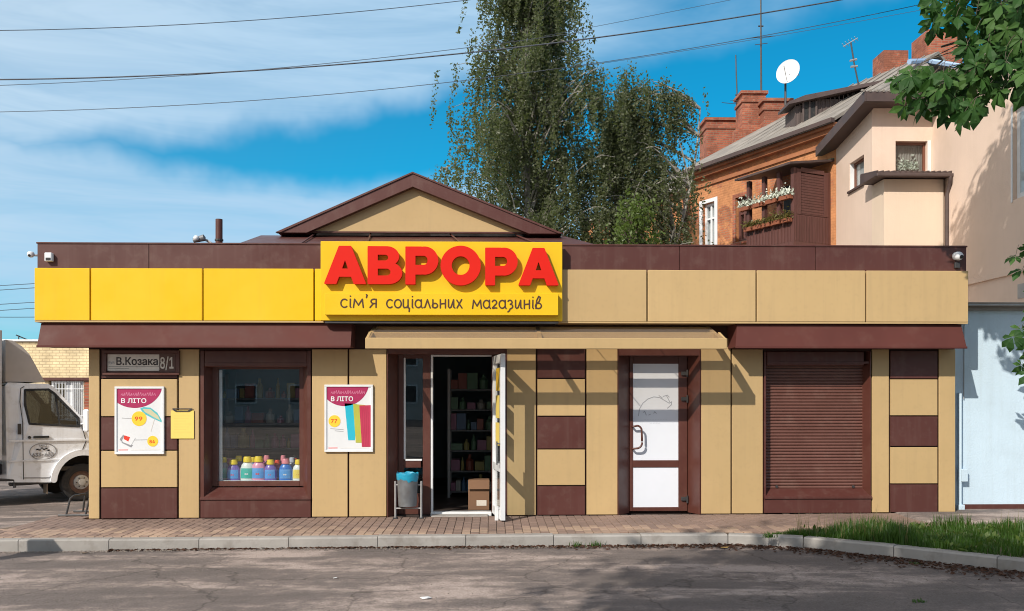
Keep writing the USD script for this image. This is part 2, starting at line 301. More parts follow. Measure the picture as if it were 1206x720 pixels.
def paver(name, per):
    return usdkit.material(stage, f'/World/Looks/{name}', {"g": ("geometry", {}), "oi": ("object_info", {}), "r": ("rgb_ramp", {"ramp": PV}), "n": ("noise_texture", {"scale": 1.1, "detail": 6.0}), "n2": ("noise_texture", {"scale": 120.0, "detail": 3.0}),
        "mr": ("map_range", {"from_min": .3, "from_max": .7, "to_min": .74, "to_max": 1.16}), "m": ("mix_color", {"blend_type": "multiply", "fac": 1.0, "use_clamp": False}), "b": ("bump", {"strength": 1.0, "distance": .002}), "p": ("principled_bsdf", {"roughness": .85})},
        [("g.position", "n.vector"), ("g.position", "n2.vector"), ("g.random_per_island" if per == 'island' else "oi.random", "r.fac"), ("n.fac", "mr.value"), ("r.color", "m.a"), ("mr.result", "m.b"), ("m.result", "p.base_color"), ("n2.fac", "b.height"), ("b.normal", "p.normal")], surface="p.BSDF")
PAVE, PAVER = paver('paving_block_each', 'object'), paver('paving_block_mass', 'island')
SAND = paint('joint_sand', (.15, .11, .08), .95, .2, 6)
ASPH = usdkit.material(stage, '/World/Looks/worn_asphalt', {"g": ("geometry", {}),
    "mp": ("mapping", {"scale": (.42, 1.5, 1)}), "n": ("noise_texture", {"scale": .95, "detail": 9.0, "roughness": .62, "distortion": .5}),
    "n3": ("noise_texture", {"scale": 4.5, "detail": 8.0, "roughness": .7}), "ms": ("math", {"math_type": "multiply_add", "value2": .42}), "mo": ("math", {"math_type": "subtract", "value2": .21}),
    "r": ("rgb_ramp", {"ramp": [(0, (.120, .102, .097)), (.40, (.158, .132, .122)), (.49, (.193, .159, .146)), (.545, (.272, .220, .197)), (.62, (.42, .34, .305)), (1, (.46, .375, .335))]}),
    "n2": ("noise_texture", {"scale": 55.0, "detail": 6.0, "roughness": .8}), "mr": ("map_range", {"from_min": .3, "from_max": .7, "to_min": .60, "to_max": 1.40}),
    "vn": ("noise_texture", {"scale": 3.0, "detail": 4.0}), "vm": ("mix_color", {"blend_type": "linear_light", "fac": .22, "use_clamp": False}), "vo": ("voronoi_texture", {"feature": "distance_to_edge", "scale": .55}), "vr": ("map_range", {"from_min": 0.0, "from_max": .012, "to_min": .45, "to_max": 1.0, "clamp": True}), "m3": ("mix_color", {"blend_type": "multiply", "fac": .7, "use_clamp": False}),
    "m": ("mix_color", {"blend_type": "multiply", "fac": 1.0, "use_clamp": False}), "b": ("bump", {"strength": 1.0, "distance": .014}), "p": ("principled_bsdf", {"roughness": .88, "specular_ior_level": .3})},
    [("g.position", "mp.vector"), ("mp.vector", "n.vector"), ("g.position", "n3.vector"), ("n3.fac", "ms.value1"), ("n.fac", "ms.value3"), ("ms.value", "mo.value1"), ("mo.value", "r.fac"), ("g.position", "n2.vector"), ("g.position", "vn.vector"), ("g.position", "vm.a"), ("vn.color", "vm.b"), ("vm.result", "vo.vector"), ("vo.distance", "vr.value"), ("n2.fac", "mr.value"), ("r.color", "m.a"), ("mr.result", "m.b"), ("m.result", "m3.a"), ("vr.result", "m3.b"), ("m3.result", "p.base_color"), ("n2.fac", "b.height"), ("b.normal", "p.normal")], surface="p.BSDF")
def brickmat(name, c1, c2, mortar, w, h, wear=None, ang=0.0, msize=.012):
    """Brick pattern for walls too far to pick bricks apart; runs along the wall's own direction."""
    n = {"g": ("geometry", {}), "rz": ("vector_rotate", {"rotate_type": "z_axis", "angle": -ang}), "s": ("separate_xyz", {}), "add": ("math", {"math_type": "add"}), "c": ("combine_xyz", {"z": 0.0}),
         "bt": ("brick_texture", {"color1": c1, "color2": c2, "mortar": mortar, "scale": 1.0, "brick_width": w, "row_height": h, "mortar_size": msize, "mortar_smooth": .3}),
         "n": ("noise_texture", {"scale": 1.3, "detail": 7.0, "roughness": .65}), "mr": ("map_range", {"from_min": .3, "from_max": .7, "to_min": .65, "to_max": 1.3}),
         "m": ("mix_color", {"blend_type": "multiply", "fac": 1.0, "use_clamp": False}), "b": ("bump", {"strength": .8, "distance": .012, "invert": True}), "p": ("principled_bsdf", {"roughness": .88})}
    L = [("g.position", "rz.vector"), ("rz.vector", "s.vector"), ("s.x", "add.value1"), ("s.y", "add.value2"), ("add.value", "c.x"), ("s.z", "c.y"), ("c.vector", "bt.vector"), ("g.position", "n.vector"), ("n.fac", "mr.value"), ("bt.color", "m.a"), ("mr.result", "m.b"), ("bt.fac", "b.height"), ("b.normal", "p.normal")]
    last = "m.result"
    if wear:
        n["w"] = ("noise_texture", {"scale": .9, "detail": 9.0, "roughness": .68}); n["wr"] = ("map_range", {"from_min": wear[1], "from_max": wear[1]+.05, "to_min": 0.0, "to_max": 1.0, "clamp": True}); n["wm"] = ("mix_color", {})
        n["wn"] = ("noise_texture", {"scale": 3.0, "detail": 6.0, "roughness": .7}); n["wc"] = ("rgb_ramp", {"ramp": [(.25, tuple(.62*c for c in wear[0])), (.5, wear[0]), (.75, tuple(min(1, 1.25*c) for c in wear[0]))]})
        L += [("g.position", "wn.vector"), ("wn.fac", "wc.fac"), ("g.position", "w.vector"), ("w.fac", "wr.value"), ("wr.result", "wm.fac"), (last, "wm.a"), ("wc.color", "wm.b")]; last = "wm.result"
    L.append((last, "p.base_color"))
    return usdkit.material(stage, f'/World/Looks/{name}', n, L, surface="p.BSDF")
CHIMB = brickmat('chimney_brick', (.27, .065, .036), (.42, .13, .07), (.27, .17, .12), .26, .085, wear=((.24, .085, .05), .55))
TILEB = brickmat('cream_tile_brick', (.68, .54, .32), (.73, .59, .36), (.52, .40, .24), .20, .085, msize=.009)
OANG = math.radians(117)
ORANGE = brickmat('orange_stucco_wall', (.36, .11, .05), (.46, .16, .07), (.36, .22, .14), .27, .09, wear=((.50, .215, .092), .43), ang=OANG)

exec_order = []
# ================================================================== GROUND
def gh(x, y):
    x, y = np.asarray(x, float), np.asarray(y, float)
    base = -0.115 + 0.0045*np.clip(x, -8, 8) + .012*(meshkit.noise(np.stack([x*.5, y*.8, 0*x], -1), 3)-.5)
    yard = np.where(x > 0, .085, -0.02 - .185*np.clip((y+.8)/4.2, 0, 1))
    t = np.clip((y+.95)/.15, 0, 1)
    side = np.clip((-x-6.15)/.1, 0, 1)
    r = base*(1-t*side) + yard*t*side
    beh = np.clip((y-.6)/1.5, 0, 1)*(x > -6.1)*1.0
    r = r*(1-beh) + (-.15)*beh
    tr = np.clip((x-4.9)/.3, 0, 1)*np.clip((y+1.9)/1.2, 0, 1)*(y < .6)
    return r*(1-tr)+(.075)*tr
gx = np.unique(np.r_[-300, -150, -80, -40, -25, np.arange(-16, 12.01, .2), 20, 35, 60, 120, 300, -6.16, -6.24])
gy = np.unique(np.r_[-150, -80, -50, -30, -20, np.arange(-13, 6.01, .2), 10, 20, 40, 80, 160, 400, -.95, -.80])
GX, GY = np.meshgrid(gx, gy); GV = np.stack([GX, GY, gh(GX, GY)], -1).reshape(-1, 3)
ii = np.arange(len(gy)*len(gx)).reshape(len(gy), len(gx))
GF = np.concatenate([np.stack([ii[:-1, :-1], ii[:-1, 1:], ii[1:, 1:]], -1).reshape(-1, 3), np.stack([ii[:-1, :-1], ii[1:, 1:], ii[1:, :-1]], -1).reshape(-1, 3)])
tobj('asphalt_ground', (GV, GF), ASPH, kind='structure', smooth=True)

# kerb line: straight in front of the shop, then swinging towards the viewer on the right
KY = -1.62
kpts = [(-9.75 + i*1.02, KY - .06 + .008*i) for i in range(13)]         # ends near x 2.5
kpts += [(3.28, -1.86), (4.02, -2.52), (4.74, -3.22), (5.45, -3.95), (6.1, -4.75)]
def kz(x): return 0.012 + 0.004*x
kerb = thing('kerb', None, None, (0, 0, 0)); tag(stage.GetPrimAtPath(kerb), kind='structure')
for i in range(len(kpts)-1):
    a, b = np.array(kpts[i]), np.array(kpts[i+1]); d = (b-a)/np.linalg.norm(b-a); nrm = np.array([-d[1], d[0]])
    if d[0] < .9: nrm = np.array([-d[1], d[0]])
    a2, b2 = a+d*.004, b-d*.004; j = rng.uniform(-.006, .006, 2)
    z0, z1 = -.35, kz(a[0]); z1b = kz(b[0])
    lo = [(*a2, z0), (*b2, z0), (*(b2+nrm*.15), z0), (*(a2+nrm*.15), z0)]
    c = .016
    mid = [(*(a2), z1-c+j[0]), (*(b2), z1b-c+j[1])]
    P = lo + mid + [(*(a2+nrm*c), z1+j[0]), (*(b2+nrm*c), z1b+j[1]), (*(a2+nrm*.15), z1+j[0]), (*(b2+nrm*.15), z1b+j[1])]
    obj('kerb_stone', hull(P), KERB, kerb)
# pavement of small blocks
pave = thing('pavement', None, None, (0, 0, 0)); tag(stage.GetPrimAtPath(pave), kind='structure')
def pz(x, y): return kz(x)+.004 + (ground(x)-kz(x)-.004)*np.clip((y-KY)/1.5, 0, 1)
def kerb_y(x):
    xs, ys = np.array([p[0] for p in kpts]), np.array([p[1] for p in kpts]); return np.interp(x, xs, ys)+.17
def grass_back(x): return np.interp(x, [2.95, 3.4, 4.2, 5.2, 7, 9], [-1.60, -1.42, -1.28, -1.15, -1.05, -1.0])
strip_pts = []
def block(x0, x1, y0, y1):
    xm, ym = (x0+x1)/2, (y0+y1)/2; z = pz(xm, ym)+rng.uniform(-.0025, .0025); g, b = .003, .004
    tx, ty = rng.uniform(-.012, .012, 2)
    def q(xx, yy, zz): return (xx, yy, zz+(xx-xm)*tx+(yy-ym)*ty*.5)
    v = [q(x, y, z-.05) for x, y in ((x0+g, y0+g), (x1-g, y0+g), (x1-g, y1-g), (x0+g, y1-g))] + [q(x, y, z-b) for x, y in ((x0+g, y0+g), (x1-g, y0+g), (x1-g, y1-g), (x0+g, y1-g))] + \
        [q(x, y, z) for x, y in ((x0+g+b, y0+g+b), (x1-g-b, y0+g+b), (x1-g-b, y1-g-b), (x0+g+b, y1-g-b))]
    f = []
    for r in (0, 4):
        for k in range(4):
            a, c = r+k, r+(k+1) % 4; f += [[a, c, c+4], [a, c+4, a+4]]
    f += [[8, 9, 10], [8, 10, 11]]
    return np.array(v), np.array(f)
blocks = []
for ix in range(-98, 66):
    x0 = ix*.104; x1 = x0+.104; xm = x0+.052; yk = kerb_y(xm); ytop = .02 if xm > -6.2 else -.80
    if xm < -5.75 and xm > -6.2: ytop = 2.0
    if xm > 5.6: ytop = .25
    ystart = KY+.17-.06 + (0 if ix % 2 else -.104)
    y = ystart
    while y < ytop:
        y0, y1 = max(y, yk if xm > 2.4 else yk), min(y+.208, ytop)
        ok = y1-y0 > .03
        if xm > 2.95 and (y0+y1)/2 < grass_back(xm): ok = False
        if xm > 5.3 and (y0+y1)/2 > -1.0+ (xm-5.3)*.0 and xm > 5.75: ok = False
        if ok: blocks.append((x0, x1, y0, y1))
        y += .208
def show(b):
    px, py, d = proj(np.array([(b[0]+b[1])/2, (b[2]+b[3])/2, 0])); return (0 if 0 < px < 1206 else 100) + d
blocks.sort(key=show)
for b in blocks[:300]: obj('paving_block', block(*b), PAVE, pave)
rest = obj('paving_blocks', cat([block(*b) for b in blocks[300:]]), PAVER, pave); tag(stage.GetPrimAtPath(rest), kind='stuff')
# bedding sand just under the blocks
sx = np.linspace(-10.2, 7.0, 60); V = []; F = []
for i, x in enumerate(sx):
    yb = .1 if x > -6.2 else -.79
    V += [(x, kerb_y(x)-.03, pz(x, kerb_y(x))-.018), (x, yb, pz(x, 0)-.014)]
for i in range(len(sx)-1): F += [[2*i, 2*i+2, 2*i+3], [2*i, 2*i+3, 2*i+1]]
obj('bedding', (np.array(V), np.array(F)), SAND, pave)

# ================================================================== THE SHOP
SHOP = thing('shop_building', 'single storey shop clad in tan and brown panels with yellow fascia and small gable', 'shop building', (0, .15, 0))
G = .0075                                                    # half joint
def fx(px, y=0.0): return X(px, y)
def panel(name, a, b, t, c, mat, y0=-.028, y1=0.0, parent=None, g=G):
    """Flat cladding panel: photo left, right, top, bottom (None = ground) on the wall plane."""
    xa, xb = fx(a)+g, fx(b)-g; xm = (a+b)/2
    zt = Z(t, 0, xm)-g; zb = ground((xa+xb)/2)+.012 if c is None else Z(c, 0, xm)+g
    return obj(name, bbox(xa, xb, y0, y1, zb, zt, .004), mat, parent or SHOP)
# backing wall between the openings
WTOP = Z(384, 0)
def backing(a, b, t=None, c=None):
    return box(fx(a), fx(b), .004, .24, (-.2 if c is None else Z(c, 0, (a+b)/2)), WTOP if t is None else Z(t, 0, (a+b)/2))
back = [backing(104.5, 238), backing(366, 457), backing(596, 729), backing(823, 899.5), backing(1024, 1124.5)]
back += [backing(238.01, 365.99, None, 414), backing(238.01, 365.99, 585, None), backing(457.01, 595.99, None, 414), backing(729.01, 822.99, None, 414), backing(899.51, 1023.99, None, 414)]
obj('wall', cat(back), DARKGAP, SHOP)
BH = 6.0
xL, xR = fx(104.5), fx(1124.5)
obj('side_wall', box(xL, xL+.24, .242, BH, -.3, 3.3), TAN, SHOP); obj('side_wall', box(xR-.24, xR, .242, BH, -.2, 3.3), TAN, SHOP)
obj('rear_wall', box(xL, xR, BH+.002, BH+.24, -.3, 3.3), TAN, SHOP)
# cladding
for a, b, t, c, m in [(105, 118.6, 411, None, TAN),
    (119.4, 210, 446, 491, TAN), (119.4, 210, 491, 530.5, BROWN), (119.4, 210, 530.5, 574.5, TAN), (119.4, 210, 574.5, None, BROWN),
    (210.8, 235.8, 411, None, TAN), (367.2, 410.4, 411, None, TAN), (411, 456, 411, None, TAN),
    (596, 631.6, 398, None, TAN),
    (632.2, 689.4, 398, 446, BROWN), (632.2, 689.4, 446, 490.5, TAN), (632.2, 689.4, 490.5, 529, BROWN), (632.2, 689.4, 529, 572, TAN), (632.2, 689.4, 572, None, BROWN),
    (690, 727.6, 398, None, TAN), (824.6, 860.5, 398, None, TAN), (861, 898.4, 411, None, TAN),
    (1025.6, 1046.6, 411, None, TAN),
    (1047.2, 1103.6, 413, 446.5, BROWN), (1047.2, 1103.6, 446.5, 490, TAN), (1047.2, 1103.6, 490, 526, BROWN), (1047.2, 1103.6, 526, 570, TAN), (1047.2, 1103.6, 570, None, BROWN),
    (1104.2, 1124.5, 411, None, TAN)]:
    panel('brown_panel' if m is BROWN else 'tan_panel', a, b, t, c, m)
panel('brown_panel', 119.4, 210, 411, 446, BROWN, y0=-.020)
# fascia
FY, PY = -.36, -.30
zf0, zf1, zp1 = Z(378.5, FY), Z(317.5, FY), Z(287.5, PY)
obj('fascia_core', cat([box(fx(44, PY)+.02, fx(1138, PY)-.02, PY+.02, 0.0, zf0+.01, zp1-.03), box(xL, xR, .001, .25, WTOP+.002, zp1-.03)]), DARKGAP, SHOP)
for a, b, m in [(40, 106, YEL), (106.6, 238.6, YEL), (239.2, 369.6, YEL), (370.2, 382, YEL), (655, 762, TAN), (762.6, 890.6, TAN), (891.2, 1019.6, TAN), (1020.2, 1141, TAN)]:
    obj('fascia_panel', bbox(fx(a, FY)+.006, fx(b, FY)-.006, FY, FY+.05 if a not in (40, 1020.2) else 0.0, zf0, zf1, .005), m, SHOP)
for a, b in ((40, 382), (655, 1141)): obj('fascia_trim', box(fx(a, FY)+.008, fx(b, FY)-.008, FY+.006, -.02, zf0-.022, zf0-.002), TAN, SHOP)
for a, b in [(44, 175), (175.6, 378), (662, 800), (800.6, 960), (960.6, 1138)]:
    obj('parapet_panel', bbox(fx(a, PY)+.001, fx(b, PY)-.001, PY, PY+.3, zf1-.04, zp1-.022, .001), BROWN, SHOP)
obj('parapet_panel', box(fx(378.6, PY), fx(661.4, PY), PY+.01, 0, zf1-.04, zp1-.024), BROWN, SHOP)
obj('parapet_coping', cat([bbox(fx(44, PY)-.012, fx(1138, PY)+.012, PY-.012, .27, zp1-.021, zp1, .004)]), BROWN, SHOP)
# flared brown eaves over windows (left and right of the entrance)
za, zb = Z(379.5, -.30)-.022, Z(408.5, -.42)
for a, b, s in [(44, 413, 0), (866, 1138, .05)]:
    xa, xb = fx(a, -.40), fx(b, -.40)
    y1, z1 = -.30, za
    c = [(xa, -.41, zb), (xb, -.41, zb), (xb, -.002, zb), (xa, -.002, zb), (xa+s, y1, z1), (xb-s*.3, y1, z1), (xb, -.002, z1), (xa, -.002, z1)]
    obj('eaves_panel', hexa(c), EAVE, SHOP)
    obj('eaves_edge', bbox(xa-.004, xb+.004, -.425, -.405, zb-.018, zb+.012, .004), EAVE, SHOP)
# entrance recess lining
def splay(name, a, b, ya, yb, t, c=None, mat=BROWNF):
    """A jamb running from photo x a on depth ya to photo x b on depth yb."""
    xa, xb = fx(a, ya), fx(b, yb); z0 = ground(xa)+.004 if c is None else Z(c, 0, a); z1 = Z(t, 0, a)
    lo, hi = (xa, ya), (xb, yb); th = .05
    s = 1 if xb > xa else -1
    P = [(xa, ya), (xb, yb), (xb-s*th, yb+.01), (xa-s*th*.2, yb+.01), (xa-s*.012, ya)]
    return obj(name, hull([(x, y, z) for x, y in P for z in (z0, z1)]), mat, SHOP)
RY = .24
splay('door_jamb', 457, 468.5, -.034, RY, 412); splay('door_jamb', 596, 590, -.034, RY, 412)
obj('door_head', bbox(fx(457)+.0, fx(596)-.0, -.030, RY-.01, Z(417.5, 0), Z(405, 0), .005), BROWNF, SHOP)
# sidelight
zt_d = Z(419, RY)
def frame_xz(x0, x1, z0, z1, w, y0, y1, wb=None, wt=None):
    wb = wb or w; wt = wt or w
    return cat([bbox(x0, x0+w, y0, y1, z0, z1), bbox(x1-w, x1, y0, y1, z0, z1), bbox(x0+w+.0005, x1-w-.0005, y0, y1, z0, z0+wb), bbox(x0+w+.0005, x1-w-.0005, y0, y1, z1-wt, z1)])
gz = ground(-1.2)
sx0, sx1 = fx(469, RY), fx(507, RY)
sl = obj('sidelight', cat([frame_xz(sx0, sx1, gz, zt_d+.06, .075, RY, RY+.07, wb=.28, wt=.10), bbox(sx0+.076, sx1-.13, RY+.004, RY+.066, Z(551, RY), Z(542, RY))]), BROWNF, SHOP)
# widen right stile
obj('stile', bbox(fx(498, RY), fx(507, RY), RY-.004, RY+.06, gz, zt_d+.05), BROWNF, sl)
obj('pane', cat([box(sx0+.07, fx(498, RY), RY+.03, RY+.036, Z(542, RY), zt_d), box(sx0+.07, fx(498, RY), RY+.03, RY+.036, gz+.28, Z(551, RY))]), GLASS, sl)
obj('bead', cat([bbox(fx(475.5, RY), fx(477.5, RY), RY-.006, RY+.02, Z(541, RY), zt_d-.03), bbox(fx(477.6, RY), fx(497, RY), RY-.006, RY+.02, Z(543, RY), Z(540.6, RY))]), WHITE, sl)
# doorway frame (thin, white inner edge) and threshold
dx0, dx1 = fx(507.5, RY), fx(579, RY); dz1 = Z(420, RY)
df = obj('door_frame', cat([bbox(dx0, dx0+.028, RY-.012, RY+.07, gz+.03, dz1+.03), bbox(dx0+.0285, dx1-.0005, RY-.012, RY+.07, dz1, dz1+.03)]), WHITE, SHOP)
obj('frame_side', bbox(dx1, fx(590, RY)-.004, RY, RY+.07, gz, dz1+.06), BROWNF, df)
obj('frame_head', bbox(dx0-.02, fx(590, RY), RY+.002, RY+.07, dz1+.031, Z(413, 0)), BROWNF, df)
obj('threshold', bbox(dx0, dx1, RY-.06, RY+.10, gz-.02, gz+.035, .006), WHITE, df)
obj('step', bbox(dx0+.02, dx1-.05, -.03, RY-.065, gz-.05, gz+.012, .006), KERB, df)
# open white door leaf, hinged on the right and swung outwards
hx, hy = dx1+.005, RY-.02; L = .80; ang = 8.0       # degrees past square
leaf = []
def leafbox(u0, u1, t0, t1, z0, z1, b=.004):    # u along the leaf from the hinge, t across
    m = bbox(u0, u1, t0, t1, z0, z1, b); v, f = arr(m); a = math.radians(-90+ang)
    c, s = math.cos(a), math.sin(a)
    return np.c_[hx+c*v[:, 0]-s*v[:, 1], hy+s*v[:, 0]+c*v[:, 1], v[:, 2]], f
z0d, z1d = gz+.02, dz1-.005; zm = z0d + .66
dl = obj('entrance_door', cat([leafbox(0, .095, 0, .06, z0d, z1d), leafbox(L-.095, L, 0, .06, z0d, z1d), leafbox(.0955, L-.0955, 0, .06, z0d, z0d+.12), leafbox(.0955, L-.0955, 0, .06, z1d-.11, z1d), leafbox(.0955, L-.0955, 0, .06, zm-.05, zm+.05)]), WHITE, SHOP)
obj('pane', cat([leafbox(.09, L-.09, .026, .034, zm+.045, z1d-.1, .001), leafbox(.09, L-.09, .026, .034, z0d+.11, zm-.045, .001)]), GLASS, dl)
for k in range(3):
    obj('notice', leafbox(.20+.02*k, .52, .020, .024, zm+.28+k*.36, zm+.58+k*.36, .001), NOTE if k != 2 else PYEL, dl)
obj('handle', cat([leafbox(L-.07, L-.03, -.05, -.035, zm+.05, zm+.35), leafbox(L-.06, L-.04, -.036, 0, zm+.07, zm+.09), leafbox(L-.06, L-.04, -.036, 0, zm+.31, zm+.33)]), GREYM, dl)
obj('door_stop', leafbox(L-.20, L-.16, -.05, -.004, gz-.0, z0d+.16), WHITE, dl)

# display window
wy = .20
wx0, wx1 = fx(237), fx(366.5)
win = obj('display_window', frame_xz(fx(249, wy-.04), fx(360, wy-.04), Z(572, wy), Z(430, wy), .085, wy-.04, wy+.05, wb=.07, wt=.06), BROWNF, SHOP)
xw0, xw1 = wx0, wx1
lo0, lo1 = fx(250, wy), fx(359, wy)
for (xa, xb) in ((wx0, lo0), (wx1, lo1)):
    s = 1 if xb > xa else -1
    P = [(xa, -.034), (xa+s*.045, -.034), (xb+s*.01, wy-.045), (xa, wy-.045)]
    obj('jamb', hull([(x, y, z) for x, y in P for z in (Z(585, 0), Z(414, 0))]), BROWNF, win)
obj('roller_box', cat([bbox(wx0+.047, wx1-.047, -.026, wy-.05, Z(432.5, 0), Z(413.5, 0), .01), bbox(wx0+.05, wx1-.05, -.03, -.02, Z(430.5, 0), Z(427.5, 0), .003)]), BROWNF, win)
obj('sill', hull([(x, y, z) for x0_, y, z in ((0, -.05, Z(587.5, 0)), (0, -.05, Z(585, 0)), (0, wy-.05, Z(573, wy)), (0, wy-.05, Z(589, 0))) for x in (wx0-.002, wx1+.002)]), BROWN, win)
obj('base_panel', bbox(wx0, wx1, -.034, 0, ground(wx0)+.012, Z(588.2, 0), .004), BROWN, win)
obj('pane', box(fx(257, wy), fx(356, wy), wy, wy+.006, Z(567, wy), Z(435, wy)), GLASS, win)
obj('inner_frame', cat([bbox(fx(257.5, wy), fx(261, wy), wy+.012, wy+.05, Z(566, wy), Z(436, wy)), bbox(fx(353, wy), fx(356, wy), wy+.012, wy+.05, Z(520, wy), Z(436, wy)), bbox(fx(257.5, wy), fx(356, wy), wy+.012, wy+.03, Z(567, wy), Z(565.5, wy))]), WHITE, win)

# right-hand door
ry = .22
rx0, rx1 = fx(728), fx(824.2)
splay('door_jamb', 728.4, 741, -.034, ry, 412); splay('door_jamb', 824, 810, -.034, ry, 412)
obj('door_head', bbox(rx0+.005, rx1-.005, -.026, ry-.005, Z(419, 0), Z(399, 0), .005), BROWNF, SHOP)
lx0, lx1 = fx(741.5, ry), fx(809.5, ry); lz0 = ground(2.0)+.02; lz1 = Z(419.5, ry)
gx0, gx1 = fx(745.5, ry), fx(799, ry)
rd = obj('side_door', cat([bbox(lx0, gx0, ry, ry+.06, lz0, lz1), bbox(gx1, lx1, ry, ry+.06, lz0, lz1), bbox(gx0+.0005, gx1-.0005, ry, ry+.06, lz0, Z(598, ry)), bbox(gx0+.0005, gx1-.0005, ry, ry+.06, Z(551, ry), Z(542.5, ry)), bbox(gx0+.0005, gx1-.0005, ry, ry+.06, Z(428.5, ry), lz1)]), BROWNF, SHOP)
obj('pane', box(gx0-.004, gx1+.004, ry+.012, ry+.02, Z(543, ry), Z(428, ry)), FILM, rd); obj('pane', box(gx0-.004, gx1+.004, ry+.012, ry+.02, Z(598.5, ry), Z(550.5, ry)), FILM, rd)
hp = [at(744.5, 502.5, ry)+[0, -.01, 0], at(744.5, 502.5, ry)+[0, -.06, 0], at(750, 501.5, ry)+[0, -.075, 0], at(754.5, 506, ry)+[0, -.08, 0], at(755, 522, ry)+[0, -.08, 0], at(751, 527.5, ry)+[0, -.075, 0], at(744.5, 528.5, ry)+[0, -.06, 0], at(744.5, 528.5, ry)+[0, -.01, 0]]
from scipy.interpolate import CubicSpline, PchipInterpolator
tt_ = np.linspace(0, len(hp)-1, 40); hp = PchipInterpolator(np.arange(len(hp)), np.array(hp))(tt_)
obj('handle', tube(hp, .014, 10), BROWNF, rd, smooth=50)
for py in (440, 470, 588): obj('hinge', cat([bbox(fx(802, ry), fx(809, ry), ry-.03, ry-.001, Z(py+2.2, ry), Z(py-2.2, ry)), cyl(at(809, py, ry)+[0, -.028, 0], .014, .10, 10)]), DARKM, rd)
# faint line drawing on the film
def strokes(polys, w, y, th=.002):
    u = shapely.union_all([LineString(p).buffer(w/2, quad_segs=3) for p in polys]); return prism_y(u, y-th, y)
def px2(p, y): return [(at(a, b, y)[0], at(a, b, y)[2]) for a, b in p]
dr = [[(752+ (0), 490), (753, 482), (757, 475), (763, 470), (770, 467.5), (777, 468.5), (783, 472), (788, 475), (791, 473.5)], [(785, 466.5), (787, 470), (789, 474)], [(776, 466), (780, 469)], [(781, 467), (786, 465.5), (788, 468)], [(791, 473), (790.5, 477), (786, 481)],
      [(758, 486), (759, 484.5), (760, 486), (761, 489)], [(770, 487), (771, 485), (773, 487)], [(764, 489), (766, 488)]]
obj('drawing', strokes([px2(p, ry+.012) for p in dr], .009, ry+.0115), flat('faint_print', (.33, .35, .40)), rd)
lt = [[(759+i*3.1, 494.6), (760.6+i*3.1, 494.2)] for i in range(9)] + [[(766+i*3.1, 498.6), (767.6+i*3.1, 498.3)] for i in range(4)]
obj('small_print', strokes([px2(p, ry+.012) for p in lt], .007, ry+.0115), flat('faint_print_b', (.60, .63, .68)), rd)
obj('room_behind_door', box(rx0, rx1, .30, .34, 0, WTOP), DARKGAP, SHOP)  # thin dark sheet standing in for the unlit room

# roller shutter
sy = .12
s0, s1 = fx(899.2), fx(1025)
sh = obj('shutter_surround', cat([bbox(s0, fx(901.5), -.034, sy+.03, Z(588, 0), Z(414, 0)), bbox(s0, s1, -.034, 0, ground(4)+.012, Z(588.2, 0), .004)]), BROWN, SHOP)
splay('shutter_jamb', 1024.6, 1014.6, -.034, sy, 414, 587)
obj('shutter_box', cat([bbox(fx(902), fx(1017), -.028, sy+.05, Z(430.5, 0), Z(413.5, 0), .012), bbox(fx(903), fx(1022), -.033, -.02, Z(428.5, 0), Z(425.5, 0), .003)]), BROWN, sh)
obj('sill', hull([(x, y, z) for y, z in ((-.052, Z(588, 0)), (-.052, Z(585.5, 0)), (sy-.02, Z(576, sy)), (sy-.02, Z(589, 0))) for x in (s0-.002, s1+.002)]), BROWN, sh)
zt, zbm = Z(430, sy), Z(576.5, sy); n = 40; prof = []
for k in range(n):
    a = zbm+(zt-zbm)*k/n; h = (zt-zbm)/n
    prof += [(sy, a), (sy-.012, a+h*.12), (sy-.018, a+h*.35), (sy-.018, a+h*.6), (sy-.012, a+h*.84), (sy, a+h*.94)]
prof = prof + [(sy+.03, zt), (sy+.03, zbm)]
obj('shutter_curtain', prism_x(prof, fx(900.5, sy), fx(1016.5, sy)), paint('shutter_slat', (.135, .058, .045), .36, .12, 2.0, dirt=((.24, .15, .12), .4, 3.0)), sh)
for px in (914, 1004): obj('shutter_lock', cyl(at(px, 573, sy)+[0, -.025, 0], .018, .02, 10, 'y'), DARKM, sh)

# roof: low skirt behind the parapet, gable with brown barge boards, ridge roof
gy0 = 2.5
r0, r1 = fx(255, .1), fx(737, .1); q0, q1 = fx(302, gy0), fx(668, gy0); zq = Z(274.5, gy0)
flatroof = obj('flat_roof', box(xL, xR, .26, BH, 3.30, 3.42), DARKGAP, SHOP)
zs = zp1-.04
c = [(r0, .12, zs-.05), (r1, .12, zs-.05), (q1, gy0+.3, zq-.05), (q0, gy0+.3, zq-.05), (r0, .12, zs), (r1, .12, zs), (q1, gy0+.3, zq), (q0, gy0+.3, zq)]
sk = obj('skirt_roof', hexa(c), BROWN, SHOP)
obj('skirt_side', hull([(r0, .12, zs), (q0, gy0+.3, zq-.01), (r0, BH, zs), (q0+.5, BH, zq-.01), (q0+.5, gy0+.3, zs)]), BROWN, sk); obj('skirt_side', hull([(r1, .12, zs), (q1, gy0+.3, zq-.01), (r1, BH, zs), (q1-.5, BH, zq-.01), (q1-.5, gy0+.3, zs)]), BROWN, sk)
for k in (.18, .36, .62, .83):
    a = np.array([r0+(r1-r0)*k, .12, zs+.012]); b = np.array([q0+(q1-q0)*k, gy0+.2, zq+.012]); obj('seam', tube([a, b], .013, 6), BROWN, sk)
GYF = gy0-.13
xa, xb, xp = fx(326, GYF), fx(662, GYF), fx(486, GYF); zg = Z(275, GYF); zpk = Z(205.5, GYF); zpi = Z(220.5, GYF)
xai, xbi = fx(361, GYF), fx(623, GYF)
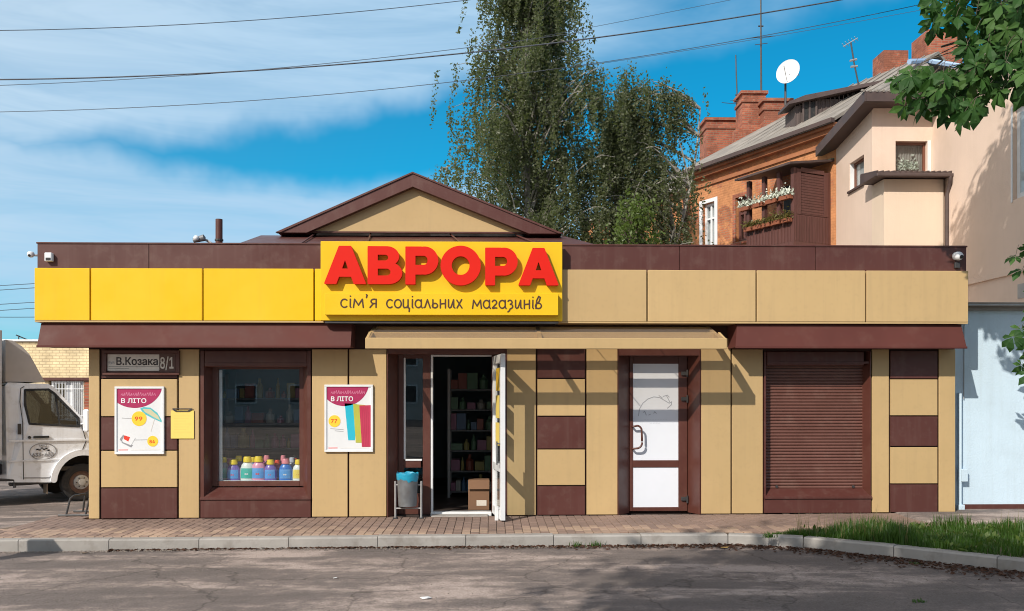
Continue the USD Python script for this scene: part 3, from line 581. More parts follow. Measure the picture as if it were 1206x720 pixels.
barge = Polygon([(xa, zg), (xp, zpk), (xb, zg), (xbi, zg), (xp, zpi), (xai, zg)])
gb = obj('gable_roof', prism_y(barge, GYF, BH+.8), BROWN, SHOP)
obj('barge_edge', prism_y(Polygon([(xa-.02, zg), (xp, zpk+.03), (xb+.02, zg), (xb-.06, zg), (xp, zpk+.004), (xa+.06, zg)]), GYF-.02, GYF+.10), BROWN, gb)
obj('gable_wall', prism_y(Polygon([(fx(345, gy0), zq+.001), (xp, zpk-.04), (fx(642, gy0), zq+.001)]), gy0, gy0+.1), TAN, SHOP)
obj('gable_flashing', box(fx(335, gy0), fx(655, gy0), gy0-.012, gy0-.002, zq-.01, zq+.014), BROWN, SHOP)
# interior
zc = 2.75
obj('interior', cat([box(xL+.25, xR-.25, BH-.06, BH, -.1, zc), box(xL+.242, xL+.26, .26, BH, 0, zc), box(xR-.26, xR-.242, .26, BH, 0, zc)]), TEAL, SHOP)
obj('shop_floor', box(xL+.25, xR-.25, .25, BH, -.1, gz-.004), FLOORI, SHOP); obj('shop_ceiling', box(xL+.25, xR-.25, .25, BH, zc, zc+.05), WHITE, SHOP)
obj('partition', box(fx(600), fx(600)+.1, .3, BH-.07, 0, zc-.005), TEAL, SHOP)
obj('display_shelf', box(fx(250, .3), fx(362, .3), wy+.06, .62, Z(567, wy)-.03, Z(567, wy)+.003), WHITE, SHOP)

# ------------------------------------------------------------------ canopy over the two doors
CAN = thing('entrance_canopy', 'tan edged canopy frame with clear grey roof sheet above both doors', 'canopy', (at(643, HOR, -.4)[0], -.4, 2.4))
cyf = -.82; cx0, cx1 = fx(430, cyf), fx(856.5, cyf); zc0, zc1 = Z(411, cyf), Z(398.2, cyf); cyb = -.06; zback = Z(386.5, -.36)+.06
obj('front_beam', bbox(cx0, cx1, cyf, cyf+.05, zc0, zc1, .006), TAN, CAN)
def slope(y): return zc1 + (zback-zc1)*(y-cyf)/(cyb-cyf)
mb = -.44
obj('middle_beam', bbox(cx0+.05, cx1-.05, mb-.03, mb+.03, slope(mb)-.09, slope(mb)-.012, .004), TAN, CAN)
obj('rear_beam', bbox(cx0+.05, cx1-.05, -.12, -.06, slope(-.1)-.10, slope(-.1)-.012, .004), TAN, CAN)
for x in (cx0+.03, .34, cx1-.06):
    obj('rafter', hull([(xx, y, slope(y)+dz) for xx in (x-.025, x+.025) for y in (cyf+.052, cyb-.0) for dz in (-.095, -.014)]), TAN, CAN)
for x in (cx0, cx1-.03): obj('end_board', hull([(xx, y, z) for xx in (x, x+.03) for y, z in ((cyf+.052, zc0), (cyf+.052, zc1), (cyf+.35, slope(cyf+.35)+.0), (cyf+.30, slope(cyf+.3)-.06))]), TAN, CAN)
c = [(cx0+.03, cyf+.03, zc1-.006), (cx1-.03, cyf+.03, zc1-.006), (cx1-.06, cyb-.005, zback-.006), (cx0+.06, cyb-.005, zback-.006), (cx0+.03, cyf+.03, zc1), (cx1-.03, cyf+.03, zc1), (cx1-.06, cyb-.005, zback), (cx0+.06, cyb-.005, zback)]
obj('roof_sheet', hexa(c), POLY, CAN)
for x in (1.05, 1.9, -.55): obj('cable_stay', tube([(x, cyf+.1, slope(cyf+.1)-.03), (x, -.06, slope(-.1)-.2)], .005, 6), DARKM, CAN)

# ------------------------------------------------------------------ shop sign
SY = -.47
SIGN = thing('shop_sign', 'yellow box sign with big raised red letters and a handwritten line below', 'sign', (fx(520, SY), SY, Z(378, SY)))
sz0, sz1, sxa, sxb = Z(378.2, SY), Z(285, SY), fx(377.6, SY), fx(662.4, SY)
obj('sign_box', bbox(sxa, sxb, SY, FY-.002, sz0, sz1, .006), YEL, SIGN)
obj('lower_panel', bbox(fx(382.5, SY-.07), fx(657.5, SY-.07), SY-.075, SY-.001, Z(371.5, SY-.07), Z(346, SY-.07), .004), YEL, SIGN)
obj('sign_bracket', box(sxa+.05, sxb-.05, SY+.02, -.30, sz0-.03, sz0-.002), DARKM, SIGN)
def ring(cx, cy, rx, ry, n=40): return affinity.scale(Point(cx, cy).buffer(1, quad_segs=n), rx, ry)
def letterA(t=.30): 
    o = Polygon([(0, 0), (.355, 1), (.645, 1), (1, 0), (.71, 0), (.645, .19), (.355, .19), (.29, 0)])
    return o.difference(Polygon([(.425, .40), (.5, .64), (.575, .40)]))
def letterP():
    o = Polygon([(0, 0), (0, 1), (.5, 1), (.5, .26), (.30, .26), (.30, 0)]).union(ring(.58, .63, .42, .37))
    hole = Polygon([(.30, .51), (.55, .51), (.55, .76), (.30, .76)]).union(ring(.55, .635, .13, .125))
    return o.difference(hole)
def letterV():
    o = Polygon([(0, 0), (0, 1), (.55, 1), (.55, 0)]).union(ring(.55, .735, .36, .265)).union(ring(.60, .29, .40, .29))
    h1 = Polygon([(.29, .62), (.5, .62), (.5, .78), (.29, .78)]).union(ring(.5, .70, .10, .08))
    h2 = Polygon([(.29, .22), (.55, .22), (.55, .41), (.29, .41)]).union(ring(.55, .315, .115, .095))
    return o.difference(h1).difference(h2)
def letterO(): return ring(.5, .5, .5, .51).difference(ring(.5, .5, .225, .245))
LY = SY-.09
for fn, a, b, y1, y0 in [(letterA, 381.5, 431, 290.6, 335), (letterV, 433, 473.5, 290.8, 335), (letterP, 477.5, 516, 291, 335.2), (letterO, 519, 566, 290.4, 335.8), (letterP, 571.5, 609.5, 292, 336), (letterA, 610.5, 658, 292.2, 336)]:
    xa_, xb_, zz0, zz1 = fx(a, LY), fx(b, LY), Z(y0, LY), Z(y1, LY)
    g = affinity.affine_transform(fn(), [xb_-xa_, 0, 0, zz1-zz0, xa_, zz0]).buffer(-.008, join_style=1).buffer(.008)
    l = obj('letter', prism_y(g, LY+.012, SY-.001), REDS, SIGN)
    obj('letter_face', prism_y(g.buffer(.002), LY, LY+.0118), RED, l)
# handwritten line: each letter drawn as pen strokes, x-height 1
def arc(cx, cy, rx, ry, a0, a1, n=14): return [(cx+rx*math.cos(math.radians(a)), cy+ry*math.sin(math.radians(a))) for a in np.linspace(a0, a1, n)]
HAND = {'с': (.85, [arc(.45, .5, .42, .5, 50, 310)]), 'і': (.30, [[(.12, 1), (.10, .1), (.18, 0)], [(.12, 1.38), (.13, 1.36)]]),
 'м': (1.25, [[(.02, 0), (.16, 1), (.60, .28), (1.05, 1), (1.16, 0)]]), "'": (.35, [[(.12, 1.55), (.2, 1.5), (.12, 1.2)]]),
 'я': (.85, [[(.72, 0), (.74, 1)] , arc(.50, .74, .36, .27, 75, 285) + [(.74, .48)], [(.42, .48), (.02, .0)]]),
 'о': (.95, [arc(.46, .5, .43, .5, 80, 440, 22)]), 'ц': (.95, [[(.05, 1), (.05, .25), (.15, .02), (.5, .05), (.66, .3), (.66, 1)], [(.66, .35), (.68, 0), (.84, -.04), (.80, -.45)]]),
 'а': (.98, [arc(.42, .5, .40, .48, 40, 330, 18), [(.80, 1), (.80, .15), (.92, 0)]]), 'л': (.95, [[(.0, .04), (.14, .08), (.46, 1), (.82, 0)]]),
 'ь': (.80, [[(.06, 1), (.06, .05)], arc(.32, .28, .34, .28, 150, -180, 14)]), 'н': (.90, [[(.06, 1), (.06, 0)], [(.72, 1), (.72, 0)], [(.06, .48), (.72, .55)]]),
 'и': (.98, [[(.06, 1), (.06, .15), (.20, 0), (.40, .12), (.72, 1)], [(.72, 1), (.74, .1), (.88, 0)]]), 'х': (.80, [[(.0, .95), (.66, 0)], [(.62, 1.02), (.02, 0)]]),
 'г': (.75, [arc(.32, .72, .28, .28, 160, -30, 10) + [(.36, .38), (.08, .08), (.10, 0), (.35, .06), (.62, .05)]]), 'з': (.80, [arc(.28, .75, .28, .25, 150, -80, 10), arc(.26, .25, .38, .30, 75, -80, 10) + [(.2, -.30), (.02, -.42)]]),
 'в': (.85, [[(.04, .0), (.16, 1.0), (.42, 1.48), (.62, 1.36), (.52, .95), (.28, .62)], arc(.38, .32, .38, .33, 110, -210, 16)])}
HY = SY-.075
def handwrite(word, a, b, base):
    x = 0; P = []
    for ch in word:
        w, ss = HAND[ch]; P += [[(x+u, v) for u, v in s] for s in ss]; x += w + .16
    xs = [u for s in P for u, v in s]; u0, u1 = min(xs), max(xs); xa_, xb_ = fx(a, HY), fx(b, HY); zb_ = Z(base, HY); xh = Z(353.6, HY)-Z(363.2, HY)
    return [[(xa_+(u-u0)/(u1-u0)*(xb_-xa_), zb_+v*xh) for u, v in s] for s in P]
for wd, a, b, base in (("сім'я", 401.5, 443, 362.6), ('соціальних', 455.5, 544, 363), ('магазинів', 556.5, 637.5, 363.4)):
    obj('handwriting', strokes(handwrite(wd, a, b, base), .0185, HY-.0005, .003), INK, SIGN)

# ------------------------------------------------------------------ things on the facade
def T(name, label, cat, px, py, y, group=None):
    p = at(px, py, y); return thing(name, label, cat, p, 0, group)
yA = -.030
# street plate
SP = T('street_sign', 'framed dark street name plate with house number 8/1 above the left poster', 'street sign', 165, 441, -.06)
def rect(a, b, t, c, y0, y1, bev=.003): return bbox(fx(a, y0), fx(b, y0), y0, y1, Z(c, y0), Z(t, y0), bev)
obj('frame', cat([rect(120.5, 211, 413.3, 416.8, -.07, -.021), rect(120.5, 211, 438.8, 442, -.07, -.021), rect(120.5, 125, 416.9, 438.7, -.07, -.021), rect(206.5, 211, 416.9, 438.7, -.07, -.021)]), BROWNF, SP)
obj('back_plate', rect(125, 206.5, 416.8, 438.8, -.036, -.021), SIGND, SP)
obj('name_plate', rect(126.5, 187.5, 418, 437.3, -.044, -.0365, .001), SIGNP, SP)
obj('lettering', cat([txt('В.Козака', .098, fx(137, -.044), -.0445, Z(430.2, -.044), .002, True, fx(186, -.044)-fx(137, -.044)), strokes([px2([(128, 434.6), (152, 434.2)], -.044), px2([(128, 432), (187, 431.5)], -.044)], .004, -.0445)]), LETTERD, SP)
obj('small_lettering', txt('вул.', .035, fx(128, -.044), -.0445, Z(428.8, -.044), .002, False, fx(135.5, -.044)-fx(128, -.044)), GREYT, SP)
obj('house_number', txt('8/1', .145, fx(188.6, -.038), -.0365, Z(434.3, -.038), .002, True, fx(204.6, -.038)-fx(188.6, -.038)), SIGNP, SP)

def poster(label, a, b, t, c, kind):
    P = T('advert_poster', label, 'poster', (a+b)/2, c, -.06, 'framed summer adverts')
    y0 = -.062; w = 2.6
    obj('frame', cat([rect(a, b, t, t+w, y0, -.0285), rect(a, b, c-w, c, y0, -.0285), rect(a, a+w, t+w+.05, c-w-.05, y0, -.0285), rect(b-w, b, t+w+.05, c-w-.05, y0, -.0285)]), WHITE, P)
    obj('sheet', rect(a+w-.4, b-w+.4, t+w-.4, c-w+.4, -.048, -.040, .0005), PAPER, P)
    Yp = -.0482
    def q(u, v): return (a+w+(b-a-2*w)*u, t+w+(c-t-2*w)*v)            # sheet coordinates, v down
    def xz(u, v): p = at(*q(u, v), Yp); return p[0], p[2]
    def shape(pts, mat, name='print', k=0, clip=True): 
        g = Polygon([xz(u, v) for u, v in pts]) if isinstance(pts, list) else pts
        return obj(name, prism_y(g, Yp-.0016-k*.0012, Yp-k*.0012-.0004), mat, P)
    full = Polygon([xz(0, 0), xz(1, 0), xz(1, 1), xz(0, 1)])
    hu, hv = xz(1, 0)[0]-xz(0, 0)[0], xz(0, 0)[1]-xz(0, 1)[1]
    cx_, cz_ = xz(.40, -.08)
    shape(affinity.scale(Point(cx_, cz_).buffer(1, quad_segs=24), hu*.62 if kind == 1 else hu*.56, hv*.385).intersection(full), CRIM, 'heading')
    obj('heading_text', txt('В ЛІТО', hv*.072, xz(.10, 0)[0], Yp-.0021, xz(0, .225)[1], .0015, True, hu*(.56 if kind == 1 else .50)), WHITE, P)
    sc = []
    for i in range(15):
        u = .10+i*.052; sc.append([xz(u, .10+.012*math.sin(i*2.1)), xz(u+.022, .065+.012*math.cos(i*1.3)), xz(u+.035, .11)])
    obj('script_line', strokes(sc, .008, Yp-.002, .001), PINKT, P)
    if kind == 1:
        disc = [(.50, .475, .165, '99'), (.80, .835, .12, '84')]
        um = [(.52, .315), (.60, .29), (.75, .30), (.90, .38), (1.0, .50), (1.0, .535), (.80, .47), (.60, .395)]
        shape(um, AQUA, 'umbrella'); shape([(.58, .32), (.75, .325), (.92, .43), (.97, .505), (.82, .45), (.63, .37)], AQUA2, 'umbrella_stripe', 1)
        obj('umbrella_pole', strokes([[xz(.84, .48), xz(.76, .68)]], .006, Yp-.001, .001), SIGNP, P)
        shape([(.12, .80), (.20, .70), (.42, .78), (.32, .90), (.14, .85)], WHITE, 'pack', 1); shape([(.11, .86), (.16, .78), (.36, .90), (.32, .935)], GREYT, 'pack_edge')
        shape([(.17, .74), (.30, .77), (.26, .84), (.16, .80)], REDT, 'pack_print', 2); shape([(.07, .80), (.15, .73), (.17, .76), (.10, .84)], GREYT, 'pack_side', 2)
        obj('rule', strokes([[xz(.38, .815), xz(.68, .812)], [xz(.12, .465), xz(.33, .475)]], .005, Yp-.001, .001), GREYT, P)
    else:
        disc = [(.18, .545, .135, '77')]
        shape([(.41, .26), (.68, .27), (.64, .85), (.49, .85)], TURQ, 'towel'); shape([(.60, .27), (.88, .29), (.80, .89), (.66, .89)], OLIVE, 'towel', 1); shape([(.74, .295), (1.0, .29), (1.0, .955), (.80, .955)], CERISE, 'towel', 2)
        obj('fold_line', strokes([[xz(.80+.045*i, .32), xz(.84+.038*i, .93)] for i in range(4)], .004, Yp-.0042, .0008), flat('towel_fold', (.33, .02, .055)), P)
        obj('rule', strokes([[xz(.09, .665), xz(.38, .68)], [xz(.19, .70), xz(.38, .71)]], .006, Yp-.001, .001), GREYT, P)
    for u, v, r, s in disc:
        p0 = xz(u, v); shape(Point(p0).buffer(hu*r, quad_segs=16), PYEL, 'price_disc', 1)
        obj('price', txt(s, hv*.060 if r > .13 else hv*.05, p0[0]-.006, Yp-.0032, p0[1]-hv*.03, .0012, True, hu*r*1.0, center=True), REDT, P)
    obj('foot_line', strokes([[xz(.32, .975), xz(.97, .972)]], .004, Yp-.001, .001), SIGNP, P); obj('foot_mark', strokes([[xz(.05, .975), xz(.24, .972)]], .014, Yp-.001, .001), flat('foot_red_%d' % kind, (.72, .25, .25)), P)
poster('white framed summer advert poster with beach umbrella, below the street sign', 134.8, 193, 455.5, 534.6, 1)
poster('white framed summer advert poster with three hanging towels, between window and entrance', 382, 439.3, 453.3, 532.3, 2)
NB = T('notice_board', 'yellow paper sheet clipped to a dark holder beside the display window', 'notice', 214, 516, -.05)
obj('clip_board', rect(202, 227.6, 484, 515.5, -.036, -.0285, .001), DARKM, NB); obj('paper', rect(201.2, 228.4, 483.5, 516.3, -.043, -.0365, .001), NOTE, NB)
obj('clip', prism_y(Polygon(px2([(203, 481), (226.5, 481), (226, 483), (222.5, 485), (206.5, 485), (203.4, 483)], -.05)).difference(Polygon(px2([(206, 481.8), (223.5, 481.8), (221.5, 484), (208, 484)], -.05))), -.052, -.0435), DARKM, NB)
obj('ruled_print', strokes([px2([(205, y_), (225-(i % 3)*3, y_)], -.043) for i, y_ in enumerate((490, 493, 496, 499.5, 503, 506, 509))], .004, -.0432, .0006), flat('note_line', (.62, .48, .12)), NB)

# cameras and small boxes
def dome_cam(label, p, side):
    c = thing('security_camera', label, 'security camera', p, 0, None); p = np.array(p)
    obj('arm', tube([p, p+[side*.05, -.02, .0]], .014, 8), GALV, c); obj('housing', revolve([(0, -.042), (.028, -.036), (.043, -.012), (.044, .018), (.03, .034), (0, .037)], 16, p+[side*.075, -.02, .01]), WHITE, c, smooth=50)
    obj('lens', sph(p+[side*.075, -.054, -.008], .018, 2), BLACK, c, smooth=True)
dome_cam('small white dome camera at the top left corner of the shop', at(44, 301, -.2), -1)
c = T('security_camera', 'round white camera with dark lens on the right end of brown parapet', 'security camera', 1126, 302, -.31)
p = at(1126, 302, -.30); obj('mount', cyl(p+[0, -.02, 0], .055, .04, 16, 'y'), WHITE, c, smooth=40); obj('eyeball', sph(p+[0, -.065, -.008], .058, 2), WHITE, c, smooth=True); obj('lens', sph(p+[.012, -.112, -.025], .026, 2), BLACK, c, smooth=True)
obj('cable_box', bbox(p[0]-.03, p[0]+.035, -.34, -.301, p[2]-.16, p[2]-.085), DARKM, c)
c = T('alarm_box', 'small white square sensor box on the left end of brown parapet', 'sensor box', 56.5, 310, -.31)
obj('case', rect(52, 60.5, 299.5, 309.6, -.37, -.301, .008), WHITE, c); obj('window', rect(53.6, 59.2, 305.5, 308.4, -.376, -.3705, .002), BLACK, c)
# flood lamp and pipe on the roof edge
c = thing('flood_lamp', 'small grey lamp head on a bent arm above the left roof edge', 'lamp', W(248, 288, 12.3))
obj('arm', tube([W(249, 287, 12.3), W(244, 283.5, 12.3), W(238, 281.5, 12.2)], .018, 8), GALV, c); obj('lamp_head', rot(revolve([(0, -.10), (.03, -.09), (.042, 0), (.046, .06), (0, .08)], 14, W(235.5, 281.5, 12.15)), 75, W(235.5, 281.5, 12.15), 'y'), GREYM, c, smooth=50)
obj('lamp_glass', sph(W(231, 280.5, 12.1), .036, 2), WHITE, c, smooth=True)
c = thing('vent_pipe', 'dark upright vent pipe rising behind the left parapet', 'pipe', W(258, 288, 14)); p0, p1 = W(258, 296, 14), W(258, 258.5, 14)
obj('pipe', tube([p0, p1], .055, 12), BROWN, c, smooth=50); obj('collar', tube([W(258, 284, 14), W(258, 282, 14)], .066, 12), DARKM, c)

# litter bin
bx, by = at(481, HOR, -.12)[0], -.14; bz = ground(bx)
B = thing('litter_bin', 'grey metal litter bin with blue bag hung between two posts by the entrance', 'litter bin', (bx, by, bz))
pts = [(0, .16), (.118, .16), (.122, .19), (.138, .56), (.140, .575), (.130, .575), (.118, .20), (0, .195)]
obj('bucket', revolve(pts, 28, (bx-.01, by, bz)), GREYM, B, smooth=40)
bag = revolve([(.128, .50), (.1415, .52), (.147, .585), (.143, .60), (.132, .59), (.120, .50)], 32, (bx-.01, by, bz)); v = np.array(bag[0]); a = np.arctan2(v[:, 1]-by, v[:, 0]-bx); v[:, 2] += .008*np.sin(a*5)+.006*np.sin(a*11+1)-np.where((a > -1.6) & (a < -.4), .022, 0)*(v[:, 2] < bz+.54)
obj('bin_bag', (v, bag[1]), BAG, B, smooth=60)
for s in (-1, 1): obj('post', tube([(bx+s*.17, by, bz-.02), (bx+s*.17, by, bz+.49)], .014, 10), GALV, B); obj('foot', bbox(bx+s*.17-.03, bx+s*.17+.03, by-.05, by+.05, bz-.004, bz+.01), DARKM, B); obj('pivot', tube([(bx+s*.17, by, bz+.44), (bx+s*.125, by, bz+.44)], .01, 8), GALV, B)
obj('cross_bar', tube([(bx-.17, by, bz+.13), (bx+.17, by, bz+.13)], .010, 8), GALV, B)

# carton just inside the entrance, shelving and goods
p = at(563, 599, .75); C = thing('cardboard_carton', 'brown cardboard carton standing on the floor inside the open doorway', 'carton', p)
z0 = gz; obj('carton_body', bbox(p[0]-.14, p[0]+.16, .70, 1.0, z0, z0+.42), CARD, C); obj('carton_flap', hexa([(p[0]-.14, .69, z0+.421), (p[0]+.16, .69, z0+.421), (p[0]+.16, .66, z0+.30), (p[0]-.14, .66, z0+.30), (p[0]-.14, .70, z0+.425), (p[0]+.16, .70, z0+.425), (p[0]+.16, .665, z0+.30), (p[0]-.14, .665, z0+.30)]), CARD, C); obj('carton_label', box(p[0]-.02, p[0]+.12, .698, .6995, z0+.06, z0+.14), SIGNP, C)
ORD = 'first second third fourth fifth sixth seventh eighth ninth tenth eleventh twelfth thirteenth fourteenth fifteenth sixteenth seventeenth eighteenth nineteenth twentieth twenty-first twenty-second twenty-third twenty-fourth'.split()
def shelf(label, x0, x1, y0, y1, levels, hgt, seed, glabel):
    r = np.random.default_rng(seed); S = thing('shelf_unit', label, 'shelf unit', ((x0+x1)/2, (y0+y1)/2, gz))
    for xx in (x0, x1):
        for yy in (y0, y1): obj('upright', box(xx-.02, xx+.02, yy-.02, yy+.02, gz, gz+hgt), GALV, S)
    pal = [flat(f'goods_{seed}_{i}', c, .45) for i, c in enumerate([(.25, .06, .04), (.30, .25, .08), (.08, .14, .25), (.35, .33, .30), (.10, .20, .12), (.3, .12, .2)])]
    for k in range(levels):
        z = gz+.08+k*(hgt-.1)/levels; obj('shelf_board', box(x0, x1, y0, y1, z, z+.022), GREYM, S)
        long = 0 if (x1-x0) > (y1-y0) else 1; u = (x0, y0)[long]+.03; start, nth = u, 0; end = (x1, y1)[long]-.1; space = (hgt-.1)/levels-.06
        while u < end:
            w_, h_ = r.uniform(.06, .20), r.uniform(.32, 1.0)*space
            ext = (u, u+w_, y0+.03, y1-.06) if long == 0 else (x0+.06, x1-.03, u, u+w_)
            bt = r.random() < .4
            if bt:
                cx_, cy_ = (ext[0]+ext[1])/2, (ext[2]+ext[3])/2; m = revolve([(0, 0), (w_*.42, 0), (w_*.42, h_*.6), (w_*.16, h_*.8), (w_*.16, h_), (0, h_)], 10, (cx_, cy_ if long else y0+.03+w_*.45, z+.026))
            else: m = box(*ext, z+.026, z+.026+h_)
            ci = r.integers(6); nth = nth+1 if u > start+.001 else 1; start = start if nth > 1 else u
            tobj('packaged_goods', m, pal[ci], f"{('red', 'ochre', 'navy', 'grey', 'green', 'purple')[ci]} {'bottle' if bt else 'package'}, {ORD[nth-1]} from the left on the {ORD[k]} shelf board up, {glabel}", 'goods', 'goods on the shelves inside'); u += w_+.008
shelf('tall stocked shelf unit standing in the dim shop behind the open doorway', -.95, -.02, 2.3, 2.75, 6, 2.05, 3, 'seen through the doorway')
shelf('stocked shelf unit standing deep in the shop behind the display window', -4.3, -2.45, 1.35, 1.75, 5, 1.95, 5, 'behind the display window')

# detergent bottles in the window
def bottle(px, top, body, cap, lab, label, w=1.0, y=.36, kind=0):
    s = FPX/(12+y); x = X(px, y); z0 = Z(567, wy)+.006; h = Z(top, y)-z0
    B = thing('detergent_bottle', label, 'bottle', (x, y, z0), 0, 'detergent bottles in the display window')
    r = .096*w*(h/.33)**.5
    bp = [(0, 0), (r*.9, 0), (r, h*.03), (r*1.02, h*.35), (r*.98, h*.52), (r*.84, h*.65), (r*.55, h*.75), (r*.42, h*.78), (r*.42, h*.80), (0, h*.80)]
    obj('bottle_body', revolve(bp, 20, (x, y, z0), .62), body, B, smooth=50)
    obj('cap', revolve([(0, h*.77), (r*.58, h*.77), (r*.62, h*.82), (r*.54, h*.97), (r*.48, h), (0, h)], 16, (x, y, z0), .9), cap, B, smooth=50)
    lp = [(r*1.035, h*.10), (r*1.045, h*.35), (r*.99, h*.52)]
    an = np.linspace(-2.5, -.64, 9); V = np.array([(x+rr*math.cos(a), y+.62*rr*math.sin(a)-.002, z0+zz) for rr, zz in lp for a in an]); F = [[i*9+k, i*9+k+1, i*9+k+10] for i in range(2) for k in range(8)]+[[i*9+k, i*9+k+10, i*9+k+9] for i in range(2) for k in range(8)]
    obj('bottle_label', (V, np.array(F)), lab, B, smooth=True)
    obj('label_dot', sph((x, y-.62*r*1.02, z0+h*.28), r*.30, 1, (1, .12, .8)), REDT if kind == 0 else PAPER, B)
cY = flat('cap_yellow', (.85, .62, .03), .35); cP = flat('cap_pink', (.75, .25, .30), .35); cR = flat('cap_red', (.75, .06, .02), .35); cG = flat('cap_grey', (.5, .52, .6), .4)
bV, bW, bP, bB, bD, bM = flat('bottle_violet', (.16, .11, .42), .3), flat('bottle_white', (.72, .76, .74), .3), flat('bottle_pink', (.70, .30, .45), .3), flat('bottle_blue', (.02, .16, .55), .3), flat('bottle_clear_grey', (.32, .36, .42), .25), flat('bottle_magenta', (.35, .04, .20), .3)
lB, lG, lY = flat('label_blue', (.10, .32, .70), .35), flat('label_green', (.05, .45, .38), .35), flat('label_yellow', (.80, .62, .12), .35)
bottle(263, 538, bD, cY, lG, 'grey bottle with yellow cap, leftmost in the display window', .8, .42, 1)
bottle(275, 541, bV, cY, lB, 'violet bottle with lower yellow cap, second from left in the display window', 1.0)
bottle(281, 536.5, bV, cY, lB, 'violet bottle with taller yellow cap behind another violet bottle', .8, .52)
bottle(291.5, 537.5, bW, cY, lG, 'white bottle with green label and yellow cap in the window', 1.0, .36, 1)
bottle(304.5, 537.2, bP, cY, lB, 'pink bottle with blue label and yellow cap in the window', 1.0)
bottle(314, 536, bM, cP, lB, 'magenta bottle with pink cap between pink and violet bottles', .7, .52)
bottle(318.5, 541, bV, cY, lB, 'violet bottle with yellow cap near the middle of the window', .95)
bottle(326.5, 541.5, bM, cR, lB, 'dark magenta bottle with bright red cap in the window', .7, .48)
bottle(333.5, 536, bM, cP, lB, 'tall bottle with pink cap just left of the bright blue bottle', .6, .54)
bottle(336.5, 540, bB, cP, lB, 'bright blue bottle with pink cap in the display window', 1.0, .36, 1)
bottle(344, 538.5, bD, cG, lG, 'pale bottle with grey cap behind the bright blue bottle', .7, .5, 1)
bottle(270, 539.5, bM, cP, lB, 'magenta bottle with pink cap behind the leftmost violet bottle', .7, .56)
bottle(298, 538, bB, cY, lG, 'blue bottle with yellow cap peeping between white and pink bottles', .7, .56, 1)
bottle(347.5, 539.5, bP, cR, lY, 'pink bottle with red cap behind the rightmost white bottle', .65, .58)
bottle(351.5, 541, bW, cY, lY, 'white bottle with yellow label, rightmost in the display window', .9)
# bike rack
BR = thing('bike_rack', 'low black metal bike rack standing at the left corner of the shop', 'bike rack', (-5.85, .55, 0))
for k in range(5):
    x = -6.06+k*.26; y = .55; z = pz(x, 0)
    obj('hoop', tube([(x, y-.22, z), (x+.05, y-.20, z+.24), (x+.07, y-.14, z+.27), (x+.10, y+.12, z+.27), (x+.08, y+.18, z+.24), (x+.03, y+.22, z)], .014, 8), DARKM, BR)
for yy in (-.22, .22): obj('rail', tube([(-6.16, .55+yy, pz(-6, 0)+.015), (-4.95, .55+yy, pz(-5, 0)+.015)], .014, 8), DARKM, BR)

# ================================================================== BOX VAN on the left (local: x forward, y left, z up, origin under the right front wheel)
VA = 39.0
vp = W(97, HOR, 15.8); vp = np.array([vp[0], vp[1], -.20])
VAN = thing('box_van', 'white box van with brown stained cab and roof fairing parked beyond the shop corner', 'van', vp, VA)
def vo(name, m, mat, parent=None, smooth=False): return obj(name, m, mat, parent or VAN, smooth, local=True)
CW = 1.92
side = [(-1.18, .40), (-.50, .36), (-.46, .40)] + [(.44*math.cos(a), .36+.47*math.sin(a)) for a in np.linspace(math.radians(172), math.radians(10), 13)] + [(.50, .40), (.98, .42), (1.02, .80), (.95, 1.02), (.22, 1.28), (.04, 1.42), (-.42, 2.00), (-.52, 2.06), (-1.14, 2.08), (-1.18, 2.02)]
sp = Polygon(side)
win = Polygon([(-.83, 1.38), (-.89, 1.70), (-.88, 1.95), (-.52, 1.96), (-.44, 1.90), (-.06, 1.46), (-.05, 1.32)])
def skin(poly, y0, y1): m = prism_y(poly, y0, y1); return m
def tumble(m, z0=1.30, k=.16):       # upper cab leans inwards
    v, f = arr(m); v = np.array(v); lean = np.clip(v[:, 2]-z0, 0, 2)*k; v[:, 1] += np.where(v[:, 1] < CW/2, lean, -lean); return v, f
cabpoly = sp.difference(win)
cab = vo('cab', cat([tumble(prism_y(cabpoly, 0, .05)), tumble(prism_y(cabpoly, CW-.05, CW))]), VANW)
top = [(-1.50, .42), (-1.50, 2.05), (-1.46, 2.12), (-.60, 2.10), (-.48, 2.06)]
def loft(path, y0, y1, th=.03):      # sheet following a side-view line across the cab
    out = []
    for (xa, za), (xb, zb) in zip(path[:-1], path[1:]):
        l0, l1 = np.clip(za-1.30, 0, 2)*.16, np.clip(zb-1.30, 0, 2)*.16
        d = np.array([xb-xa, zb-za]); d /= np.linalg.norm(d); nx, nz = d[1]*th, -d[0]*th
        out.append(hexa([(xa, y0+l0, za), (xa, y1-l0, za), (xa+nx, y1-l0, za+nz), (xa+nx, y0+l0, za+nz), (xb, y0+l1, zb), (xb, y1-l1, zb), (xb+nx, y1-l1, zb+nz), (xb+nx, y0+l1, zb+nz)]))
    return cat(out)
vo('roof_panel', loft([(-1.14, 2.08), (-.52, 2.06), (-.42, 2.00)], .02, CW-.02), VANW, cab); vo('rear_panel', loft([(-1.17, .42), (-1.17, 2.02)], .03, CW-.03), VANW, cab)
vo('bonnet', loft([(.04, 1.42), (.22, 1.28), (.95, 1.02), (1.02, .80), (.98, .42)], .02, CW-.02), VANW, cab)
vo('windscreen', loft([(-.40, 1.98), (.04, 1.42)], .06, CW-.06, .012), GLASS2, cab)
vo('side_window', tumble(prism_y(win.buffer(.012), .018, .026)), VANGL, cab); vo('side_window', tumble(prism_y(win.buffer(.012), CW-.026, CW-.018)), VANGL, cab)
vo('cab_lining', tumble(prism_y(cabpoly, CW-.09, CW-.055)), DARKM, cab); vo('seat_cover', cat([bbox(-.98, -.82, y-.20, y+.20, 1.55, 1.84, .05) for y in (.45, 1.35)]), GREYM, cab)
